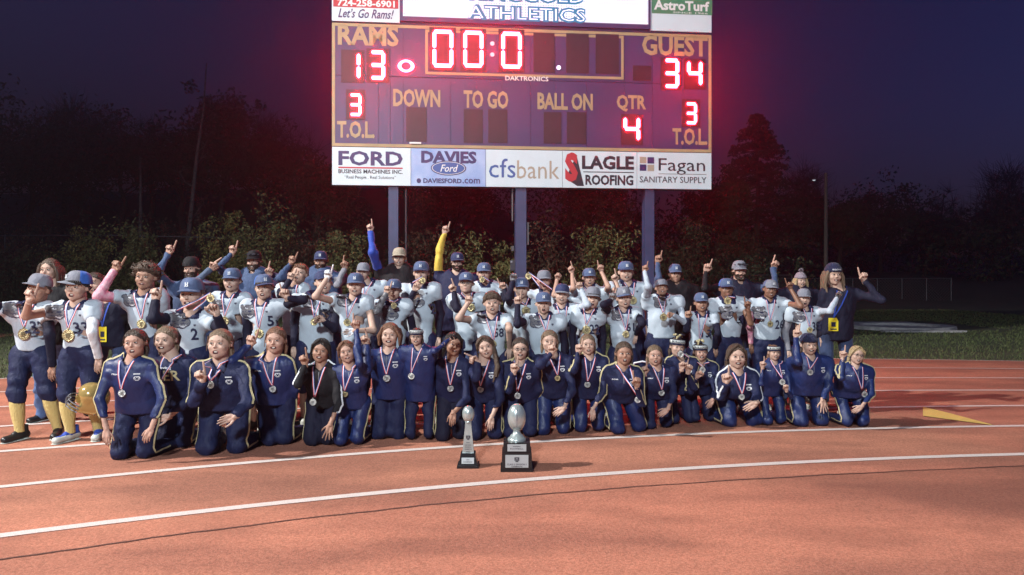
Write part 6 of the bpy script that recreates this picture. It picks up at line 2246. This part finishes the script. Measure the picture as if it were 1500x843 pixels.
adult("coach in a navy ball cap behind the stout player numbered 59", 470, 368, 397, 8.2, w=76, bx=470, R=(426, 386, -.05, 'point', 416, 408, 437, 359), L=(505, 394, -.08, 'point', 500, 418, 510, 367), skin='tan', hair='dark', style='short', mouth='smile', beard='goatee',
    hat=CV, cyaw=6, topm='coachblue', sleeve='coachblue', sleeveL='grey', lanyard=None)
adult("tall coach in a khaki cap and glasses with a bright blue raised sleeve", 585, 363, 391, 8.4, w=72, bx=585, R=(543, 340, -.03, 'point', 550, 370, 539, 305), skin='fair', hair='light', style='short', mouth='grin', glasses=True,
    hat=('cap', ('capkhaki', 'capkhaki'), 'capkhaki', None), topm='black', sleeve='royal', sleeveL='black', b=1.35)
adult("coach in glasses with a long yellow sleeve raised straight up", 670, 370, 398, 8.5, w=66, bx=668, R=(651, 342, -.03, 'point', 644, 368, 657, 320), skin='fair', hair='dark', style='short', mouth='closed', glasses=True, beard='goatee',
    hat=CV, cyaw=8, topm='navy', sleeve='yellow', sleeveL='navy', b=1.35)
adult("coach in a black jacket under a grey-blue cap beside the last scoreboard post", 989, 387, 415, 8.5, w=72, bx=990, R=(963, 385, -.03, 'point', 960, 408, 967, 358), skin='tan', hair='dark', style='short', mouth='closed', hat=CN,
    topm='black', sleeve='coachblue', sleeveL='black')
adult("heavily bearded coach in a navy tee with sunglasses on his cap, both fingers up", 1083, 382, 412, 8.5, w=72, bx=1082, R=(1034, 398, -.03, 'point', 1027, 422, 1041, 371), L=(1133, 394, -.03, 'point', 1128, 420, 1141, 367), skin='rosy', hair='dark', style='short', mouth='closed', beard='full',
    hat=('cap', ('capgrey', 'capgrey'), 'capgrey', None), topm='darknavy', sleeve='black', sleeveL='coachblue', extra=('sunglasses',))
adult("woman with straight blond hair under a grey pompom hat", 1173, 399, 422, 8.4, w=62, bx=1170, skin='fair', hair='blond', style='long', mouth='grin', hat=('beanie', 'knitgrey', 'knitgrey', 'pom'), topm='darknavy', sleeve='darknavy')
adult("smiling woman in a navy beanie and long jacket with a yellow card, finger raised", 1221, 385, 418, 8.25, w=60, bx=1232, L=(1266, 412, -.08, 'point', 1282, 440, 1259, 389), skin='fair', hair='light', style='long', mouth='grin', hat=('beanie', 'beanie', 'beanie', 'text'),
    topm='darknavy', sleeve='darknavy', hem=499, lanyard=(1216, 475, 14, 19), jaw=.92, hipx=1226)

# ------------------------------------------------------------------ things held
def helmet(label, cx, cy, Y):
    s = Y / FPX
    c = px(cx, cy, Y)
    t = thing("football_helmet", label, "helmet", tuple(c))
    gold = mat("glossy_gold_shell", (0.50, 0.36, 0.13), 0.12, 0.5, spec=0.8)
    F = Field((-.16, -.18, -.16), (.16, .18, .18), .008)
    F.cone((0, .02, .01), (0, -.01, .02), .125, .115, .04)
    F.cone((-.07, -.05, -.07), (-.07, .04, -.06), .05, .055, .04)
    F.cone((.07, -.05, -.07), (.07, .04, -.06), .05, .055, .04)
    F.cone((0, -.13, -.05), (0, -.02, -.05), .075, .085, .02, sub=True)
    V, Q = F.surf()
    R3 = np.array(Matrix.Rotation(R_(-48), 3, 'Z') @ Matrix.Rotation(R_(-20), 3, 'X') @ Matrix.Rotation(R_(25), 3, 'Y'))
    link("shell", mesh_np("shell", V @ R3.T, [Q], [gold]), t)
    for z, rr in ((-.045, .13), (-.075, .128), (-.105, .122)):
        aa = np.linspace(-1.25, 1.25, 13)
        P = np.stack([.115 * np.sin(aa), -.04 - rr * np.cos(aa), np.full(13, z)], 1)
        V, Q = tube(P, .006, 6)
        link("face_bar", mesh_np("face_bar", V @ R3.T, [Q], [CL['pad']]), t)
    for x in (-.03, .03):
        P = np.array([(x, -.155, -.02), (x, -.172, -.07), (x, -.16, -.115)])
        V, Q = tube(P, .006, 6)
        link("face_bar", mesh_np("face_bar", V @ R3.T, [Q], [CL['pad']]), t)
helmet("glossy gold football helmet hanging by its black face bars from a hand", 134, 583, 6.42)

t = thing("phone", "phone held up in a black glove in front of the blue post", "phone", tuple(px(751, 389, 7.4)))
mb = MB(); mb.box((0, 0, 0), (.05, .009, .105)); mb.build("phone_body", [GLASSF], t)
mb = MB(); mb.box((-.012, -.006, .036), (.02, .004, .02)); mb.build("camera_bump", [CL['grey']], t)

# ------------------------------------------------------------------ trophies
SIL = mat("brushed_silver_metal", (0.46, 0.54, 0.54), 0.24, 0.6, noise=0.12, nscale=9, bump=0.08, bscale=20)
SILP = mat("engraved_silver_plate", (0.42, 0.46, 0.48), 0.4, 0.4)
BLK = mat("glossy_black_base", (0.012, 0.012, 0.014), 0.22)
def football(sc):
    n, k = 28, 22
    el = np.linspace(0, np.pi, k)
    r = np.sin(el) ** .85 * .29; z = .5 - .5 * np.cos(el)
    return r * sc, z * sc
def trophy_big():
    Y = FPX * CAM_H / (690 - YH); s = Y / FPX
    X = (757 - 750) * s
    t = thing("football_trophy", "large silver football trophy on a two-step black base", "trophy", (X, Y, 0.02))
    u = s
    def fr(w, d, z0, z1, nm, m, top=1.0):
        mb = MB(); a, b = w / 2, w / 2 * top
        V = [(-a, -d / 2, z0), (a, -d / 2, z0), (a, d / 2, z0), (-a, d / 2, z0), (-b, -d / 2 * top, z1), (b, -d / 2 * top, z1), (b, d / 2 * top, z1), (-b, d / 2 * top, z1)]
        mb.add(V, [[0, 1, 5, 4], [1, 2, 6, 5], [2, 3, 7, 6], [3, 0, 4, 7], [4, 5, 6, 7], [3, 2, 1, 0]])
        return mb.build(nm, [m], t)
    fr(47 * u, 46 * u, 0, 3 * u, "foot_plate", BLK)
    fr(44 * u, 43 * u, 3.2 * u, 27 * u, "lower_base", BLK, .97)
    fr(41 * u, 40 * u, 27.2 * u, 41 * u, "upper_base", BLK, .93)
    fr(32.5 * u, 2, 0, 0, "x", BLK) if False else None
    mb = MB(); mb.box((0, -22.2 * u, 15.5 * u), (33 * u, 1.2 * u, 18 * u)); pl = mb.build("engraved_plate", [SILP], t)
    mb = MB(); mb.box((0, -20.6 * u, 34.5 * u), (27 * u, 1.2 * u, 10 * u)); pl2 = mb.build("engraved_plate", [SILP], t)
    def tx(sx, x, z, w, h, yy, par):
        V, T = TEXTS[(sx, 0.02, 0.0)]
        P = np.stack([x + (V[:, 0] - .5) * w, np.full(len(V), yy), z + (V[:, 1] - .5) * h], 1)
        link("lettering", mesh_np("lettering", P, [T], [S['ink']], smooth=False), par)
    tx("CLASS 2 DIVISION 1", 0, 11.2 * u, 28 * u, 2.4 * u, -22.9 * u, pl)
    tx("CHAMPIONS", 0, 8.1 * u, 16 * u, 2.0 * u, -22.9 * u, pl)
    tx("WPIAL", 0, 36.5 * u, 12 * u, 1.8 * u, -21.3 * u, pl2)
    tx("FOOTBALL", 0, 33.2 * u, 19 * u, 2.0 * u, -21.3 * u, pl2)
    mb = MB()
    for bx_ in ((0, 20.5, 7, 1.6), (-2.6, 18.5, 1.6, 4), (2.6, 18.5, 1.6, 4), (0, 17.6, 3, 2), (0, 15.4, 4, 1.4)):
        mb.box((bx_[0] * u, -22.9 * u, bx_[1] * u), (bx_[2] * u, .3 * u, bx_[3] * u))
    mb.build("crest", [S['ink']], pl)
    mb = MB()
    mb.lathe([(13.5 * u, 41 * u), (13.5 * u, 43 * u), (12.5 * u, 45 * u), (11 * u, 45.5 * u), (9 * u, 49 * u), (6.2 * u, 51 * u), (5.2 * u, 54 * u), (5.6 * u, 58 * u), (3 * u, 60 * u), (0, 60 * u)], 28)
    mb.build("cup_stem", [SIL], t, True)
    H_ = 41 * u
    el = np.linspace(0, np.pi, 26)
    mb = MB(); mb.lathe(np.stack([np.sin(el) ** .92 * 13.4 * u, 54.5 * u + (0.5 - .5 * np.cos(el)) * H_ * .98], 1), 32)
    fb = mb.build("silver_football", [SIL], t, True)
    mb = MB()
    for q in range(7):
        zz = 54.5 * u + H_ * (.46 + .055 * q)
        f = (zz - 54.5 * u) / (H_ * .98); rr = math.sin(math.acos(1 - 2 * f)) ** .92 * 13.4 * u
        mb.box((0, -rr - .2 * u, zz), (2.4 * u, .9 * u, .7 * u))
    mb.build("lace", [CL['grey']], fb)
    mb = MB()
    for a in (-.05, .05):
        pp = []
        for f in np.linspace(.08, .92, 16):
            rr = math.sin(math.acos(1 - 2 * f)) ** .92 * 13.4 * u + .12 * u
            an = -math.pi / 2 + a * (1.0)
            pp.append((rr * math.cos(an), rr * math.sin(an), 54.5 * u + f * H_ * .98))
        mb.tube(pp, .22 * u, 4, caps=False)
    mb.build("seam", [CL['grey']], fb, True)
trophy_big()
def trophy_slim():
    Y = FPX * CAM_H / (687 - YH); s = Y / FPX; u = s
    t = thing("football_trophy", "slim silver obelisk trophy with a small football on top", "trophy", ((686 - 750) * s, Y, 0.02))
    def fr(w0, w1, d0, d1, z0, z1, nm, m, par=None, yc=0):
        mb = MB(); a, b = w0 / 2 * u, w1 / 2 * u; c, d = d0 / 2 * u, d1 / 2 * u; z0 *= u; z1 *= u
        V = [(-a, -c, z0), (a, -c, z0), (a, c, z0), (-a, c, z0), (-b, -d, z1), (b, -d, z1), (b, d, z1), (-b, d, z1)]
        mb.add(V, [[0, 1, 5, 4], [1, 2, 6, 5], [2, 3, 7, 6], [3, 0, 4, 7], [4, 5, 6, 7], [3, 2, 1, 0]])
        return mb.build(nm, [m], par or t)
    fr(32, 31, 30, 29, 0, 4, "foot_plate", BLK)
    fr(28, 26, 26, 24, 4.1, 9, "lower_base", BLK)
    fr(25, 21, 22, 18, 9.1, 21, "upper_base", BLK)
    mb = MB(); mb.box((0, -11.8 * u, 10.8 * u), (18 * u, 2.0 * u, 8.5 * u), rot=np.array(Matrix.Rotation(R_(-9), 3, 'X'))); p1 = mb.build("engraved_plate", [SILP], t)
    ob = fr(18, 8, 12, 5, 16, 65, "obelisk", SIL)
    def tx(sx, z, w, h, par):
        V, T = TEXTS[(sx, 0.02, 0.0)]
        yy = -(6.0 + (2.5 - 6.0) * (z - 16) / 49 + .3) * u
        P = np.stack([(V[:, 0] - .5) * w * u, yy + (V[:, 1] - .5) * h * u * .07, (z + (V[:, 1] - .5) * h) * u], 1)
        link("lettering", mesh_np("lettering", P, [T], [S['ink']], smooth=False), par)
    for sx, z, w in (("CLASS 2 DIVISION 1", 32, 10), ("WPIAL", 35.5, 6), ("FOOTBALL", 29, 9), ("CHAMPIONS", 26, 10), ("2023", 22.5, 6), ("COACH", 19.5, 8)):
        tx(sx, z, w, 1.5, ob)
    mb = MB()
    for bx_ in ((0, 45, 6, 1.4), (-2.2, 43, 1.4, 3.6), (2.2, 43, 1.4, 3.6), (0, 42, 2.6, 1.8), (0, 40, 3.4, 1.2)):
        mb.box((bx_[0] * u, -4.35 * u, bx_[1] * u), (bx_[2] * u, .3 * u, bx_[3] * u))
    mb.build("crest", [S['ink']], ob)
    V, T = TEXTS[("2023", 0.02, 0.0)]
    P = np.stack([(V[:, 0] - .5) * 4 * u, np.full(len(V), -13.2 * u), (12.6 + (V[:, 1] - .5) * 1.5) * u], 1); link("lettering", mesh_np("lettering", P, [T], [S['ink']], smooth=False), p1)
    V, T = TEXTS[("CHAMPIONS", 0.02, 0.0)]
    P = np.stack([(V[:, 0] - .5) * 13 * u, np.full(len(V), -13.4 * u), (9.4 + (V[:, 1] - .5) * 1.6) * u], 1); link("lettering", mesh_np("lettering", P, [T], [S['ink']], smooth=False), p1)
    el = np.linspace(0, np.pi, 22)
    mb = MB(); mb.lathe([(4.5 * u, 63.5 * u), (5 * u, 66 * u), (3.5 * u, 67 * u), (0, 67 * u)], 20); mb.build("collar", [SIL], t, True)
    mb = MB(); mb.lathe(np.stack([np.sin(el) ** .92 * 9 * u, 64.6 * u + (.5 - .5 * np.cos(el)) * 24 * u], 1), 28); mb.build("silver_football", [SIL], t, True)
trophy_slim()

t = thing("cooler", "small red cooler on the track behind the kneeling girl with the curved gold stripe", "cooler", tuple(px(941, 545, 7.25) * [1, 1, 0] + [0, 0, .02]))
mb = MB(); mb.box((0, 0, .26), (.20, .16, .52)); mb.build("cooler_body", [CL['red']], t)
mb = MB(); mb.box((0, 0, .535), (.215, .175, .03)); mb.build("lid", [CL['red']], t)
mb = MB(); mb.tube([(-.09, 0, .55), (-.08, 0, .60), (0, 0, .615), (.08, 0, .60), (.09, 0, .55)], .008, 6); mb.build("handle", [CL['white']], t, True)

# ------------------------------------------------------------------ night mist round the whole place
hz = MB(); hz.box((5, 60, 11.0), (350, 310, 24.2))
hm = bpy.data.materials.new("night_mist"); hm.use_nodes = True
nt = hm.node_tree
nt.nodes.remove(nt.nodes["Principled BSDF"])
pv = nt.nodes.new("ShaderNodeVolumePrincipled")
pv.inputs["Color"].default_value = (0.95, 0.80, 1.0, 1)
pv.inputs["Density"].default_value = 0.0033
pv.inputs["Anisotropy"].default_value = 0.88
nt.links.new(pv.outputs[0], nt.nodes["Material Output"].inputs["Volume"])
hz.build("haze", [hm], kind="stuff")
